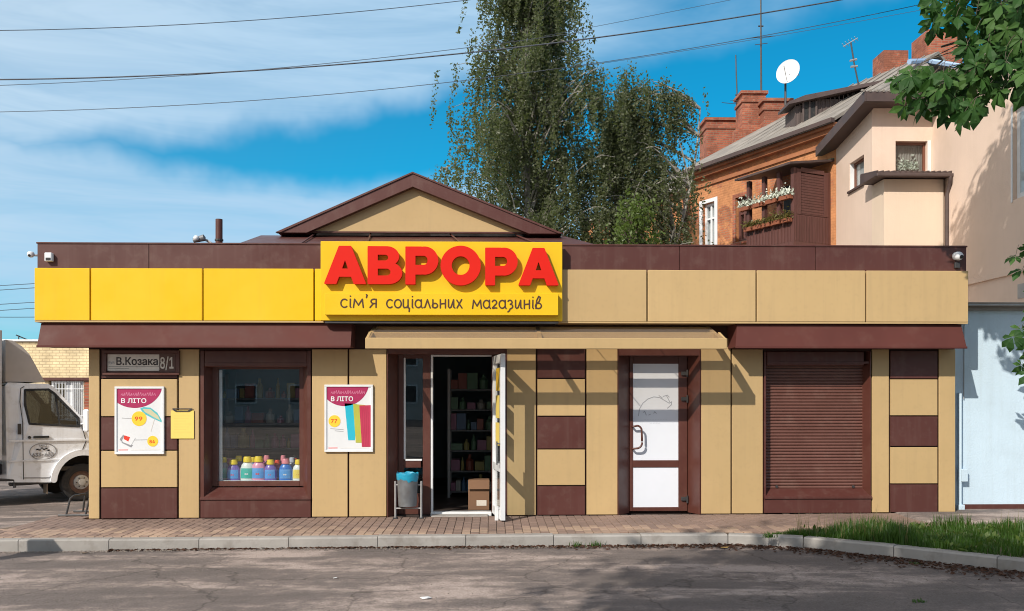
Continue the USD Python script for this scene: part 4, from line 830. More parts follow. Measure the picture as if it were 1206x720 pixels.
vo('steering_wheel', tube([(-.22+.10*math.cos(a)*.5, 1.35+.19*math.sin(a), 1.38+.17*math.cos(a)) for a in np.linspace(0, 6.28, 20)], .015, 6), BLACK, cab)
vo('jacket', hull([(x, y, z) for x, y, z in ((-.62, .3, 1.30), (-.40, .3, 1.30), (-.44, .3, 1.72), (-.60, .3, 1.72), (-.62, .42, 1.30), (-.40, .42, 1.30))]), flat('faded_cloth', (.42, .34, .14), .9), cab)
vo('window_rubber', tumble(prism_y(win.buffer(.022).difference(win.buffer(-.012)), -.006, .012)), BLACK, cab)
vo('window_bar', tumble(prism_y(Polygon([(-.37, 1.34), (-.35, 1.34), (-.40, 1.88), (-.42, 1.88)]), .0, .022)), BLACK, cab)
def seam(pts, w=.012): return tumble(prism_y(LineString(pts).buffer(w/2), -.004, .006))
for pts_ in ([(-.93, .44), (-.94, 1.40), (-.97, 1.75), (-.95, 1.98), (-.90, 2.01)], [(-.925, .46), (-.52, .44), (-.46, .56)], [(-.01, 1.34), (.06, 1.05), (.0, .90)]): vo('door_seam', seam(pts_), DARKM, cab)
vo('crease', cat([tumble(prism_y(Polygon([(-1.16, 1.08), (.40, 1.06), (.40, 1.085), (-1.16, 1.11)]), -.014, .006)), tumble(prism_y(Polygon([(-1.16, .74), (-.38, .74), (-.38, .76), (-1.16, .765)]), -.012, .006))]), VANW, cab)
vo('door_handle', hull([(x, y, z) for x in (-.78, -.54) for y in (-.03, .002) for z in (1.13, 1.165)]), BLACK, cab); vo('filler_cap', cyl((-.84, -.002, 1.145), .025, .02, 12, 'y'), DARKM, cab)
vo('vent_grille', hull([(x, y, z) for x in (-1.02, -.97) for y in (-.012, .002) for z in (1.20, 1.38)]), DARKM, cab)
arch = LineString([(.47*math.cos(a), .36+.50*math.sin(a)) for a in np.linspace(math.radians(175), math.radians(0), 18)]).buffer(.05)
vo('wheel_arch', prism_y(arch, -.05, .05), VANW, cab, smooth=40)
vo('arch_liner', prism_y(Polygon([(.50*math.cos(a), .33+.55*math.sin(a)) for a in np.linspace(math.radians(180), 0, 16)]), .30, CW-.30), BLACK, cab)
# fairing above the cab
fp = [(-1.17, 2.09), (-1.17, 2.80), (-1.06, 2.79), (-.92, 2.70), (-.80, 2.56), (-.69, 2.34), (-.60, 2.16), (-.55, 2.09)]
vo('roof_fairing', prism_y(Polygon(fp), .16, CW-.16), VANG, cab, smooth=40)
# door emblem: oval with chequers and number
ov = affinity.scale(Point(-.63, .90).buffer(1, quad_segs=16), .21, .145); EM = flat('emblem_grey', (.20, .20, .21)); 
vo('emblem_ring', prism_y(ov.difference(affinity.scale(ov, .955, .93)), -.004, .001), EM, cab)
chk = [box(-.735+.035*i, -.735+.035*(i+1), -.005, .001, .895+.022*j+.03*math.sin((i+.5)/6*math.pi), .895+.022*(j+1)+.03*math.sin((i+.5)/6*math.pi)) for i in range(6) for j in range(2) if (i+j) % 2]
vo('emblem_chequer', cat(chk), BLACK, cab)
vo('emblem_number', txt('633-633', .06, -.63, -.001, .815, .004, True, .33, True), EM, cab); vo('emblem_word', txt('ТАКСІ', .03, -.63, -.001, .985, .004, True, .13, True), EM, cab)
# mirror, seats, dash
vo('mirror', cat([bbox(-.02, .06, -.26, -.08, 1.22, 1.62, .03), tube([(-.02, 0, 1.36), (.02, -.10, 1.38)], .015, 8)]), VANW, cab)
for y in (.45, 1.35): vo('seat', cat([bbox(-1.0, -.85, y-.24, y+.24, .9, 1.78, .05), bbox(-.85, -.40, y-.24, y+.24, .85, 1.05, .05)]), DARKM, cab)
vo('dashboard', bbox(-.20, .08, .12, CW-.12, .95, 1.34, .06), DARKM, cab)
vo('cab_floor', box(-1.14, .5, .06, CW-.06, .55, .62), DARKM, cab)
vo('sill_step', bbox(-1.14, -.52, .03, .12, .33, .40, .02), DARKM, cab)
# cargo box, chassis
bxv = vo('cargo_box', bbox(-5.3, -1.30, -.14, CW+.14, .80, 2.92, .015), VANB)
vo('box_frame', cat([bbox(-1.34, -1.28, -.155, -.10, .78, 2.94, .008), bbox(-5.3, -1.30, -.15, -.11, 2.87, 2.94, .008), bbox(-5.3, -1.30, -.15, -.11, .78, .87, .008)]), GALV, bxv)
vo('box_rib', cat([bbox(-2.25-.6*i, -2.22-.6*i, -.147, -.12, .87, 2.87, .004) for i in range(5)]), VANB, bxv)
vo('chassis', cat([box(-5.2, .8, .45, .57, .50, .68), box(-5.2, .8, CW-.57, CW-.45, .50, .68)] + [box(-5.2+k, -5.1+k, .45, CW-.45, .5, .66) for k in (0, 1.4, 2.8, 4.2)]), DARKM)
vo('fuel_tank', cat([bbox(-2.5, -1.75, .05, .45, .42, .80, .05), tube([(-1.70, .0, .55), (-1.30, .0, .45), (-1.08, .02, .43), (-1.06, .02, .30)], .025, 8), tube([(-2.2, .0, .50), (-1.5, .0, .52)], .02, 8)]), DARKM)
vo('mud_flap', bbox(-.56, -.54, .05, .30, .16, .50), paint('mud_flap', (.20, .15, .11), .8, .2))
def wheel(x, y, s):
    tyre = revolve([(.20, -.09), (.29, -.105), (.325, -.085), (.33, -.05), (.33, .05), (.325, .085), (.29, .105), (.20, .09)], 32)
    v = np.array(tyre[0]); t = (np.c_[v[:, 0]+x, v[:, 2]+y, v[:, 1]+.33], tyre[1][:, ::-1])
    w = vo('wheel', t, BLACK, smooth=40)
    def rv(prof, mat, name):
        m = revolve(prof, 28); v = np.array(m[0]); vo(name, (np.c_[v[:, 0]+x, v[:, 2]*s+y, v[:, 1]+.33], m[1] if s < 0 else m[1][:, ::-1]), mat, w, smooth=40)
    rv([(.235, .07), (.225, .095), (.205, .06), (.185, .045), (.13, .055)], RUST, 'rim'); rv([(.13, .055), (.125, .085), (.09, .10), (.06, .10), (.055, .13), (0, .135)], SILV, 'hub')
    rv([(.235, -.07), (.10, -.02), (0, -.02)], DARKM, 'rim_back')
    for k in range(6):
        a = k*math.pi/3; vo('wheel_nut', cyl((x+.085*math.cos(a), y+s*.105, .33+.085*math.sin(a)), .011, .03, 6, 'y'), DARKM, w)
for x, y, s in ((0, .14, -1), (0, CW-.14, 1), (-2.9, .18, -1), (-2.9, CW-.18, 1)): wheel(x, y, s)

# ================================================================== BUILDINGS AROUND
# cream tiled single-storey building on the far left
dB = 27.0
p0 = W(-180, HOR, dB); p1 = W(150, HOR, dB); yb = p1[1]; ztop = W(40, 402.5, dB)[2]; zw = W(40, 445, dB)[2]
CB = thing('tiled_building', 'low cream tiled building with barred windows behind the box van', 'building', ((p0[0]+p1[0])/2, yb, -.2))
obj('wall', cat([box(p0[0], p1[0], yb, yb+8, zw, ztop), box(p0[0], W(58, HOR, dB)[0], yb, yb+.3, -.3, zw-.001), box(W(99, HOR, dB)[0], p1[0], yb, yb+.3, -.3, zw-.001), box(W(58, HOR, dB)[0], W(99, HOR, dB)[0], yb, yb+.3, -.3, .75)]), TILEB, CB)
obj('roof_edge', bbox(p0[0]-.1, p1[0]+.1, yb-.08, yb+8, ztop+.001, ztop+.06), WHITE, CB); obj('ledge', bbox(W(52, HOR, dB)[0], p1[0], yb-.10, yb-.001, zw-.09, zw), BROWN, CB)
obj('corner_pier', box(W(100, HOR, dB)[0], W(100, HOR, dB)[0]+.5, yb-.03, yb-.002, -.3, zw-.1), CHIMB, CB)
obj('interior_dark', box(W(57, HOR, dB)[0], W(100, HOR, dB)[0], yb+.31, yb+.35, -.3, zw), DARKGAP, CB)  # dark coloured sheet behind the windows, in place of a dim interior
xs = [W(p, HOR, dB)[0] for p in (60, 82, 99)]
for a, b in zip(xs[:-1], xs[1:]):
    f = obj('window', frame_xz(a+.01, b-.01, .76, zw-.1, .09, yb+.05, yb+.12), WHITE, CB); obj('pane', box(a+.09, b-.09, yb+.09, yb+.10, .8, zw-.15), GLASS2, f)
    obj('bars', cat([tube([(a+.1+k*(b-a-.2)/4, yb-.02, .78), (a+.1+k*(b-a-.2)/4, yb-.02, zw-.1)], .014, 6) for k in range(5)]+[tube([(a, yb-.02, z), (b, yb-.02, z)], .012, 6) for z in (1.1, 1.9)]), WHITE, f)
bp = W(22, 401, dB); obj('roof_antenna', cat([tube([bp, bp+[0, 0, .15]], .015, 6), tube([bp+[-.08, 0, .16], bp+[.22, .1, .02]], .02, 6)]), DARKM, CB)

# pale blue wall / garage right of the shop
bwy = .30
BW = thing('blue_garage', 'pale blue plastered garage wall with dark roof edge right of the shop', 'garage', (8.5, bwy, .1))
bx0 = xR+.004; bz0 = Z(599, bwy, 1160); bz1 = Z(366, bwy, 1160)
obj('wall', box(bx0, 14, bwy, bwy+5, bz0-.3, bz1), BLUEW, BW)
obj('roof_edge', cat([bbox(bx0, 14.1, bwy-.10, bwy+5, bz1+.001, bz1+.045), bbox(bx0, 14.1, bwy-.16, bwy+5, bz1+.0455, bz1+.10)]), ROOFG, BW)
obj('roof_strip', bbox(bx0, 14.1, bwy-.165, bwy-.10, bz1+.055, bz1+.075), GALV, BW)
obj('plinth', bbox(X(1134, bwy), 14, bwy-.02, bwy-.001, bz0-.3, bz0+.06), BROWN, BW)
px_ = X(1130.5, bwy-.05); obj('pipe', tube([(px_, bwy-.05, .06), (px_, bwy-.05, Z(463, bwy))], .028, 10), BLUEW, BW, smooth=50)
obj('thin_cable', tube([(px_+.07, bwy-.02, Z(470, bwy)), (px_+.075, bwy-.02, Z(372, bwy))], .007, 6), GALV, BW)
obj('switch_box', bbox(px_+.0, px_+.09, bwy-.10, bwy-.002, Z(568, bwy), Z(553, bwy), .006), BLUEW, BW); obj('pipe_foot', bbox(px_-.045, px_+.045, bwy-.10, bwy-.002, .05, .14), BLUEW, BW)

# orange brick house: facade runs from A (near, right) to B (far, left)
def zat(py, d): return 1.6+FPX*0+(HOR-py)*d/FPX
A_, B_ = W(985, HOR, 28.7), W(806, HOR, 35.6); u = (B_-A_)[:2]; FL = np.linalg.norm(u); u = u/FL; nn = np.array([-u[1], u[0]])
if nn[0] > 0: nn = -nn                                                  # outward: left-front
ZE = 1.6+(470-147)*28.7/FPX
OH = thing('orange_house', 'old orange brick house with peeling plaster behind the shop', 'house', (A_[0], A_[1], 0))
def op(s, o, z): return np.array([A_[0]+u[0]*s+nn[0]*o, A_[1]+u[1]*s+nn[1]*o, z])
def obox(s0, s1, o0, o1, z0, z1): return hexa([op(s0, o0, z0), op(s1, o0, z0), op(s1, o1, z0), op(s0, o1, z0), op(s0, o0, z1), op(s1, o0, z1), op(s1, o1, z1), op(s0, o1, z1)])
def fixw(m): v, f = arr(m); t = trimesh.Trimesh(v, f, process=False); t.fix_normals(); return np.array(t.vertices), np.array(t.faces)
def spx(px):   # distance along the facade of a photo column
    d = ray(px, HOR)[:2]; M_ = np.array([[d[0], -u[0]], [d[1], -u[1]]]); t, s = np.linalg.solve(M_, A_[:2]-CAM[:2]); return s, t
def zpx(px, py, o=0): s, t = spx(px); return 1.6+(HOR-py)*t/FPX
w1 = (spx(842)[0], spx(827.5)[0]); w2 = (spx(881)[0], spx(867)[0])
wz = [(zpx(835, 296)-.6, zpx(835, 239)), (zpx(873, 284), zpx(873, 232))]
cuts = sorted([(*w1, *wz[0]), (*w2, *wz[1])], key=lambda c: c[0])
ps, parts_ = -.3, []
for s0, s1, z0, z1 in cuts:
    parts_ += [obox(ps, s0, -.35, 0, -.3, ZE), obox(s0, s1, -.35, 0, -.3, z0), obox(s0, s1, -.35, 0, z1, ZE)]; ps = s1
parts_.append(obox(ps, FL, -.35, 0, -.3, ZE)); parts_.append(obox(FL-.3, FL, -9, -.351, -.3, ZE))
obj('wall', fixw(cat(parts_)), ORANGE, OH)
obj('far_block', fixw(obox(FL+.01, FL+9, -9, -.8, -.3, ZE-.3)), ORANGE, OH)
for k, (s0, z0) in enumerate(((FL+1.2, 5.6), (FL+3.6, 5.6), (FL+1.2, 2.2))):
    f = obj('window', fixw(obox(s0, s0+1.0, -.79, -.74, z0, z0+1.9)), WHITE, OH); obj('pane', fixw(obox(s0+.1, s0+.9, -.735, -.725, z0+.1, z0+1.8)), GLASS2, f)
obj('cornice', fixw(cat([obox(-.2, FL+.10, .001, .22, ZE-.28, ZE-.14), obox(-.2, FL+.25, .001, .34, ZE-.139, ZE), obox(-.2, FL, .001, .07, ZE-.62, ZE-.50)])), paint('cornice_plaster', (.33, .13, .06), .85, .25, 1.5), OH)
obj('gutter', fixw(obox(-.25, FL+.45, .341, .50, ZE-.04, ZE+.10)), ROOFT, OH)
for (s0, s1), (z0, z1), white in ((w1, wz[0], 1), (w2, wz[1], 0)):
    f = obj('window', fixw(cat([obox(s0, s0+.10, -.22, -.12, z0, z1), obox(s1-.10, s1, -.22, -.12, z0, z1), obox(s0+.1, s1-.1, -.22, -.12, z1-.1, z1), obox(s0+.1, s1-.1, -.22, -.12, z0, z0+.1), obox((s0+s1)/2-.04, (s0+s1)/2+.04, -.215, -.125, z0+.1, z1-.1), obox(s0+.1, s1-.1, -.214, -.126, z1-.62, z1-.55)])), WHITE if white else WOODB, OH)
    obj('pane', fixw(obox(s0+.05, s1-.05, -.185, -.17, z0+.05, z1-.05)), GLASS2, f); obj('curtain', fixw(obox(s0+.02, s1-.02, -.30, -.26, z0, z1)), WHITE if white else WOODB, f)
    obj('reveal', fixw(cat([obox(s1, s1+.16, .001, .035, z0-.1, z1+.14), obox(s0-.16, s0, .001, .035, z0-.1, z1+.14), obox(s0, s1, .001, .035, z1, z1+.14), obox(s0-.2, s1+.2, .036, .10, z0-.12, z0-.03)])), WHITE if white else CHIMB, f)
# downpipe at the left corner
obj('downpipe', tube([op(FL-.1, .40, ZE), op(FL-.15, .40, ZE-.25), op(FL-.25, .16, ZE-.9), op(FL-.25, .14, ZE-1.3), op(FL-.25, .14, 0)], .085, 10), ROOFT, OH, smooth=50)
# roof
RZ = ZE+3.1
rp = [op(-.2, .45, ZE+.06), op(FL+.4, .45, ZE+.06), op(FL-2.2, -4.6, RZ), op(-.2, -4.6, RZ)]
rb = [p-[0, 0, .12] for p in rp]
roof = obj('roof', fixw(hull(rp+rb)), ROOFG, OH); obj('roof_back', fixw(hull([rp[2], rp[3], rp[2]-[0, 0, .1], rp[3]-[0, 0, .1], op(FL+.4, -9.6, ZE), op(-.2, -9.6, ZE), op(FL+.4, -9.6, ZE-.1), op(-.2, -9.6, ZE-.1)])), ROOFG, roof)
obj('roof_hip', fixw(hull([rp[1], rp[2], op(FL+.4, -9.6, ZE), rp[1]-[0, 0, .1], rp[2]-[0, 0, .1], op(FL+.4, -9.6, ZE-.1)])), ROOFG, roof)
obj('far_roof', fixw(hull([op(FL+.3, -.5, ZE-.28), op(FL+9, -.5, ZE-.28), op(FL+9, -5, ZE+2), op(FL+.3, -5, ZE+2), op(FL+.3, -9, ZE-.28), op(FL+9, -9, ZE-.28)])), ROOFG, OH)
rib = [tube([op(s, .42, ZE+.075), op(s, -4.55, RZ+.01)], .02, 5) for s in np.arange(.3, FL-2.3, .62)]
obj('roof_seam', cat(rib), ROOFG, roof)
# chimneys of that house, stepped brick walls
def stack(name, px0, px1, pyt, pyb, d, dep, cap=True, rise=.0):
    a, b = W(px0, HOR, d), W(px1, HOR, d); z0, z1 = W(px0, pyb, d)[2]-1.5, W(px0, pyt, d)[2]; y0 = a[1]
    w = 0.0; m = [box(a[0], b[0], y0, y0+dep, z0, z1-.02)]
    if cap: m += [box(a[0]-.05, b[0]+.05, y0-.05, y0+dep+.05, z1-.36, z1-.24), box(a[0]-.08, b[0]+.08, y0-.08, y0+dep+.08, z1-.02, z1+.10)]
    return obj(name, cat(m), CHIMB, OH)
stack('chimney', 832, 880, 141.5, 190, 37.5, 1.2); stack('chimney', 874.5, 902, 110, 180, 36.2, 1.0); stack('chimney', 900, 932, 119, 170, 35.6, 1.1)
fw = [W(868, 210, 36), W(868, 150, 36), W(899, 140, 36), W(931, 127, 36), W(938, 135, 36), W(930, 180, 36)]
obj('firewall', prism_y(Polygon([(p[0], p[2]) for p in fw]), fw[0][1]+.3, fw[0][1]+.7), CHIMB, OH)
stack('chimney', 1041, 1070, 58.5, 110, 34, 1.0, False); stack('chimney', 1093, 1134, 34, 100, 33, 1.3, False)
# weathered wooden dormer with a little window
def dW(px, py, d): return W(px, py, d)
dd = 31.0
dpl = [dW(936, 150, dd), dW(936, 126, dd), dW(965, 117, dd), dW(1040, 104, dd-1), dW(1040, 150, dd-1)]
DM = obj('dormer', prism_y(Polygon([(p[0], p[2]) for p in dpl]), dpl[0][1], dpl[0][1]+1.0), WOODG, OH)
obj('dormer_board', cat([box(dW(936+i*5.2, HOR, dd)[0], dW(936+i*5.2, HOR, dd)[0]+.028, dpl[0][1]-.03, dpl[0][1]-.001, dW(0, 150, dd)[2], dW(0, 124-i*1.1, dd)[2]) for i in range(19)]), WOODG, DM)
obj('dormer_roof', hull([p+[0, dy, dz] for p in (dW(926, 126, dd), dW(945, 118.5, dd), dW(1046, 99, dd)) for dy in (-.30, .9) for dz in (0, .09)]), ROOFT, DM)
wf = dW(952, 128, dd); obj('dormer_window', box(dW(945.5, HOR, dd)[0], dW(960, HOR, dd)[0], wf[1]-.06, wf[1]-.032, dW(0, 145, dd)[2], dW(0, 121, dd)[2]), BLACK, DM)
obj('window_frame', cat([box(dW(x, HOR, dd)[0], dW(x, HOR, dd)[0]+.06, wf[1]-.09, wf[1]-.061, dW(0, 146, dd)[2], dW(0, 120, dd)[2]) for x in (944, 951.5, 959.5)]), WOODG, DM)
# main big roof of the house on the right, grey with bluish ridge flashing
# enclosed wooden balcony
s_b0, t_b = spx(978); ob = 1.6
corner = None
for s_ in np.linspace(0, 3, 301):
    if proj(op(s_, ob, 6))[0] < 935: s_b0_ = s_; break
bs0 = s_b0_; bs1 = bs0+2.15
tc = proj(op(bs0, ob, 6))[2]
bz = lambda py: 1.6+(HOR-py)*tc/FPX
BAL = obj('balcony', fixw(cat([obox(bs0, bs1, 0.002, ob, bz(292), bz(284)), obox(bs0, bs1, ob-.06, ob, bz(283.9), bz(252)), obox(bs0, bs0+.06, .002, ob-.061, bz(283.9), bz(252)), obox(bs1-.06, bs1, .002, ob-.061, bz(283.9), bz(252))])), WOODB, OH)
obj('balcony_board', fixw(cat([obox(s, s+.02, ob+.001, ob+.02, bz(283), bz(252.5)) for s in np.arange(bs0+.12, bs1, .14)] + [obox(bs0-.02, bs0-.001, o, o+.02, bz(283), bz(252.5)) for o in np.arange(.12, ob, .14)])), WOODB, BAL)
for s in (bs0, bs0+.62, bs0+1.30, bs1-.13): obj('balcony_post', fixw(obox(s, s+.13, ob-.13, ob, bz(251.9), bz(197))), WOODB, BAL)
obj('balcony_post', fixw(obox(bs0, bs0+.10, .01, .12, bz(251.9), bz(197))), WOODB, BAL)
obj('balcony_back', fixw(obox(bs0+.1, bs1-.1, .004, .03, bz(251), bz(198))), BLACK, BAL)
lou = []
for k in range(15): z0 = bz(250)+k*(bz(202)-bz(250))/15; lou.append(obox(bs0+.01, bs0+.05, .30, ob-.30, z0, z0+.075))
obj('louvre_slat', fixw(cat(lou)), WOODB, BAL); obj('louvre_frame', fixw(cat([obox(bs0-.01, bs0+.055, .13, .299, bz(251.5), bz(198)), obox(bs0-.01, bs0+.055, ob-.299, ob-.131, bz(251.5), bz(198)), obox(bs0-.008, bs0+.052, .30, ob-.30, bz(251.5), bz(250.5)), obox(bs0-.008, bs0+.052, .30, ob-.30, bz(201), bz(196))])), WOODB, BAL)
obj('louvre_backing', fixw(obox(bs0+.051, bs0+.06, .30, ob-.30, bz(251), bz(198))), DARKGAP, BAL)
obj('balcony_roof', fixw(hull([op(s, o, z+dz) for s in (bs0-.15, bs1+.25) for o, z in ((0.0, bz(184)), (ob+.3, bz(195.5))) for dz in (0, .07)])), ROOFT, BAL); obj('roof_flashing', fixw(hull([op(s, o, z) for s in (bs0-.15, bs1) for o, z in ((0.0, bz(184)+.075), (.5, bz(188)+.07), (0, bz(184)+.11))])), flat('green_copper', (.10, .17, .13), .6), BAL)

def plantbox(label, s0, s1, o, z, mat, seed, boxes, n=600, spread=.16, group='flower boxes on the wooden balcony'):
    r = np.random.default_rng(seed); p = op((s0+s1)/2, o, z-.2)
    F = thing('flower_box', label, 'flower box', p, 0, group)
    for k in range(boxes):
        a = s0+(s1-s0)*(k+.1)/boxes; b = s0+(s1-s0)*(k+.9)/boxes
        obj('planter', fixw(obox(a, b, o, o+.15, z-.13, z)), flat(f'planter_{seed}_{k}', (.25, .08, .04), .7), F)
    s = r.uniform(s0, s1, n); P = np.array([op(a, o+.09+r.normal(0, .08), z+.06+abs(r.normal(0, spread))*.8-.10*r.random()) for a in s])
    V, Fc = quads(P, .05, r); k_ = obj('blooms', (V, Fc), mat, F); tag(stage.GetPrimAtPath(k_), kind='stuff')
def quads(P, size, r, up=None, squash=.55):
    n = len(P); a = r.normal(size=(n, 3)); a /= np.linalg.norm(a, axis=1)[:, None]; b = r.normal(size=(n, 3)); b -= (b*a).sum(1)[:, None]*a; b /= np.linalg.norm(b, axis=1)[:, None]
    sz = size*r.uniform(.7, 1.3, n)[:, None]; V = np.stack([P-a*sz, P+b*sz*squash, P+a*sz, P-b*sz*squash], 1).reshape(-1, 3)
    i = np.arange(n)[:, None]*4; return V, np.concatenate([i+[0, 1, 2], i+[0, 2, 3]])
plantbox('hanging planters of white flowers along the upper balcony opening', bs0-.05, bs1+.25, ob+.02, bz(229), WFLOW, 11, 4, 560, .14)
plantbox('long planter of red and pink flowers on the balcony parapet', bs0, bs1, ob+.02, bz(256), RFLOW, 12, 5, 600, .12)

# cream house: left face, front bay, canopy, wing running towards the viewer
dF = 26.0
c0 = W(987, HOR, 28.9); c1 = W(1027, HOR, dF); c2 = W(1099, HOR, dF)
CH = thing('cream_house', 'cream plastered house with brown eaves and small curtained window, right of orange house', 'house', (c1[0], c1[1], 0))
zf = W(1040, 117, dF)[2]; zl = W(987, 172, 28.9)[2]; yF = c1[1]; yBk = c0[1]; xl = c1[0]
# left face with a window opening: along y from yF (near) to yBk
def yl(px): d = ray(px, HOR); t = (xl-CAM[0])/d[0]; return CAM[1]+d[1]*t, t
wa, ta = yl(1017.5); wb_, tb = yl(1000.5)
zwt, zwb = 1.6+(HOR-180)*ta/FPX-.05, 1.6+(HOR-216)*ta/FPX
lf = [box(xl, xl+.3, yF, wa, 0, zl), box(xl, xl+.3, wb_, yBk+1, 0, zl), box(xl, xl+.3, wa, wb_, 0, zwb), box(xl, xl+.3, wa, wb_, zwt, zl), hull([(x, y, z) for x in (xl, xl+.3) for y, z in ((yF, zl), (yF, zf), (yBk+1, zl))])]
# front face with window
wx = [W(1055, HOR, dF)[0], W(1093, HOR, dF)[0]]; wzz = [W(1070, 203, dF)[2], W(1070, 166, dF)[2]]
xr = c2[0]
fr = [box(xl+.301, wx[0], yF, yF+.3, 0, zf), box(wx[1], xr, yF, yF+.3, 0, zf), box(*wx, yF, yF+.3, 0, wzz[0]), box(*wx, yF, yF+.3, wzz[1], zf)]
obj('wall', cat(lf+fr), CREAM, CH)
# wing wall on the right: plane x = xr from yF towards the viewer, with a ledge
ynear = W(1300, HOR, 26*496/697)[1]
zt_w = 10.3
def yw(px): d = ray(px, HOR); t = (xr-CAM[0])/d[0]; return CAM[1]+d[1]*t, t
wwa, twa = yw(1193); wwb, twb = yw(1262); wwt, wwbz = 1.6+(HOR-128)*twa/FPX, 1.6+(HOR-236)*twa/FPX
obj('wing_wall', cat([box(xr+.001, xr+8, wwa, yF+3, 0, zt_w), box(xr+.001, xr+.4, wwb, wwa-.001, 0, wwbz), box(xr+.001, xr+.4, wwb, wwa-.001, wwt, zt_w), box(xr+.001, xr+8, ynear-6, wwb-.001, 0, zt_w)]), CREAM, CH)
f = obj('window', cat([box(xr+.10, xr+.16, wwb, wwa, wwbz, wwt)]), WHITE, CH); obj('pane', box(xr+.085, xr+.095, wwb+.15, wwa-.15, wwbz+.15, wwt-.15), GLASS2, f); obj('window_surround', box(xr-.02, xr+.0005, wwa-.0, wwa+.06, wwbz-.05, wwt+.05), WHITE, f)
lz = W(1143, 331, 26*496/540)[2]
obj('wing_roof', hull([(x, y, z) for x, z in ((xr-.35, zt_w+.002), (xr-.35, zt_w+.18), (xr+4.5, zt_w+2.4), (xr+8, zt_w+.1)) for y in (ynear-6, yF+2.5)]), ROOFG, CH)
obj('string_course', bbox(xr-.07, xr, ynear-6, yF-.01, lz-.09, lz+.05), CREAM, CH)
lw, tl = yw(1200); obj('lower_window', box(xr-.015, xr-.002, yw(1230)[0], yw(1199)[0], 1.6+(HOR-352)*tl/FPX, 1.6+(HOR-335)*tl/FPX), GALV, CH)
# bay under the little canopy
yb_ = W(1040, HOR, 25.2)[1]; bxl = xl-.002; bxr = W(1112, HOR, 25.2)[0]; bzt = W(1070, 211, 25.2)[2]
obj('bay_wall', cat([box(bxl, bxr, yb_, yF-.001, 0, bzt)]), CREAM2, CH)
cn = obj('bay_roof', hull([(x, y, z) for x in (xl-.35, bxr+.12) for y, z in ((yb_-.30, bzt+.03), (yb_-.30, bzt+.13), (yF-.002, bzt+.30), (yF-.002, bzt+.02))]), ROOFT, CH)
obj('roof_rib', cat([tube([(x, yb_-.31, bzt+.14), (x, yF-.01, bzt+.31)], .028, 6) for x in np.arange(xl-.32, bxr+.1, .16)]), ROOFT, cn)
obj('gutter', bbox(xl-.36, bxr+.14, yb_-.40, yb_-.301, bzt-.02, bzt+.08, .02), ROOFT, CH)
obj('downpipe', tube([(bxr+.02, yb_-.35, bzt), (bxr+.02, yb_-.34, bzt-.15), (bxr+.05, yb_-.10, bzt-.45), (bxr+.05, yb_-.08, 0)], .055, 10), ROOFT, CH, smooth=50)
# windows
f = obj('window', cat([box(wx[0], wx[0]+.07, yF+.13, yF+.2, *wzz), box(wx[1]-.07, wx[1], yF+.13, yF+.2, *wzz), box(wx[0]+.07, wx[1]-.07, yF+.13, yF+.2, wzz[1]-.08, wzz[1]), box(wx[0]+.07, wx[1]-.07, yF+.13, yF+.2, wzz[0], wzz[0]+.07)]), paint('wood_brown_frame', (.16, .06, .035), .5), CH)
obj('pane', box(wx[0]+.05, wx[1]-.05, yF+.16, yF+.17, wzz[0]+.05, wzz[1]-.05), GLASS2, f)
cu = np.linspace(wx[0], wx[1], 60); V = np.array([(x, yF+.32+.02*math.sin(i*1.25), z) for i, x in enumerate(cu) for z in (wzz[0], wzz[1])]); obj('curtain', (V, np.array([[2*i, 2*i+2, 2*i+3] for i in range(59)]+[[2*i, 2*i+3, 2*i+1] for i in range(59)])), flat('net_curtain', (.30, .27, .25), .9), f)
r = np.random.default_rng(5); P = np.c_[r.uniform(wx[0]+.15, wx[1]-.15, 220), np.full(220, yF+.26)+r.normal(0, .02, 220), wzz[0]+.15+np.abs(r.normal(0, .13, 220))]
obj('window_flowers', quads(P, .055, r), WFLOW, f)
obj('wall_reveal', box(wx[1]+.001, wx[1]+.10, yF-.012, yF-.001, wzz[0], wzz[1]+.02), WHITE, f)
f = obj('window', cat([box(xl+.14, xl+.2, wa, wb_, zwb, zwb+.07), box(xl+.14, xl+.2, wa, wb_, zwt-.07, zwt), box(xl+.14, xl+.2, wa, wa+.09, zwb+.07, zwt-.07), box(xl+.14, xl+.2, wb_-.09, wb_, zwb+.07, zwt-.07)]), paint('wood_brown_frame_b', (.16, .06, .035), .5), CH)
obj('pane', box(xl+.16, xl+.17, wa+.05, wb_-.05, zwb+.05, zwt-.05), GLASS2, f); obj('blind', box(xl+.22, xl+.24, wa, wb_, zwb, zwt), WHITE, f); obj('sill', box(xl-.06, xl-.001, wa-.05, wb_+.05, zwb-.06, zwb), ROOFT, f)
obj('reveal', box(xl+.02, xl+.28, wb_-.012, wb_-.001, zwb, zwt), WHITE, f)
# roof: eaves board along the front, raking board on the left, slopes rising behind
fa = np.array([xl-.42, yF-.55, zf-.02]); fb = np.array([xr+.2, yF-.55, zf+.02]); la = np.array([xl-.42, yBk+.35, zl-.06]); pk = W(1092, 74, 30.5)
rf = obj('roof', fixw(hull([fa, fb, pk, la, np.array([xr+.2, yBk+3, zl+.4]), fa-[0, 0, .06]])), ROOFG, CH)
obj('fascia_board', cat([bbox(xl-.43, xr+.2, yF-.60, yF-.55, zf-.26, zf+.02)]), ROOFT, CH); obj('soffit', box(xl-.42, xr+.2, yF-.549, yF-.001, zf-.26, zf-.22), ROOFT, CH)
obj('raking_board', fixw(hull([(x, y, z+dz) for x in (xl-.47, xl-.422) for y, z in ((yF-.60, zf), (yBk+.35, zl)) for dz in (-.26, .04)])), ROOFT, CH); obj('raking_soffit', fixw(hull([(x, y, z+dz) for x in (xl-.42, xl-.001) for y, z in ((yF-.55, zf), (yBk+.35, zl)) for dz in (-.24, -.20)])), ROOFT, CH)
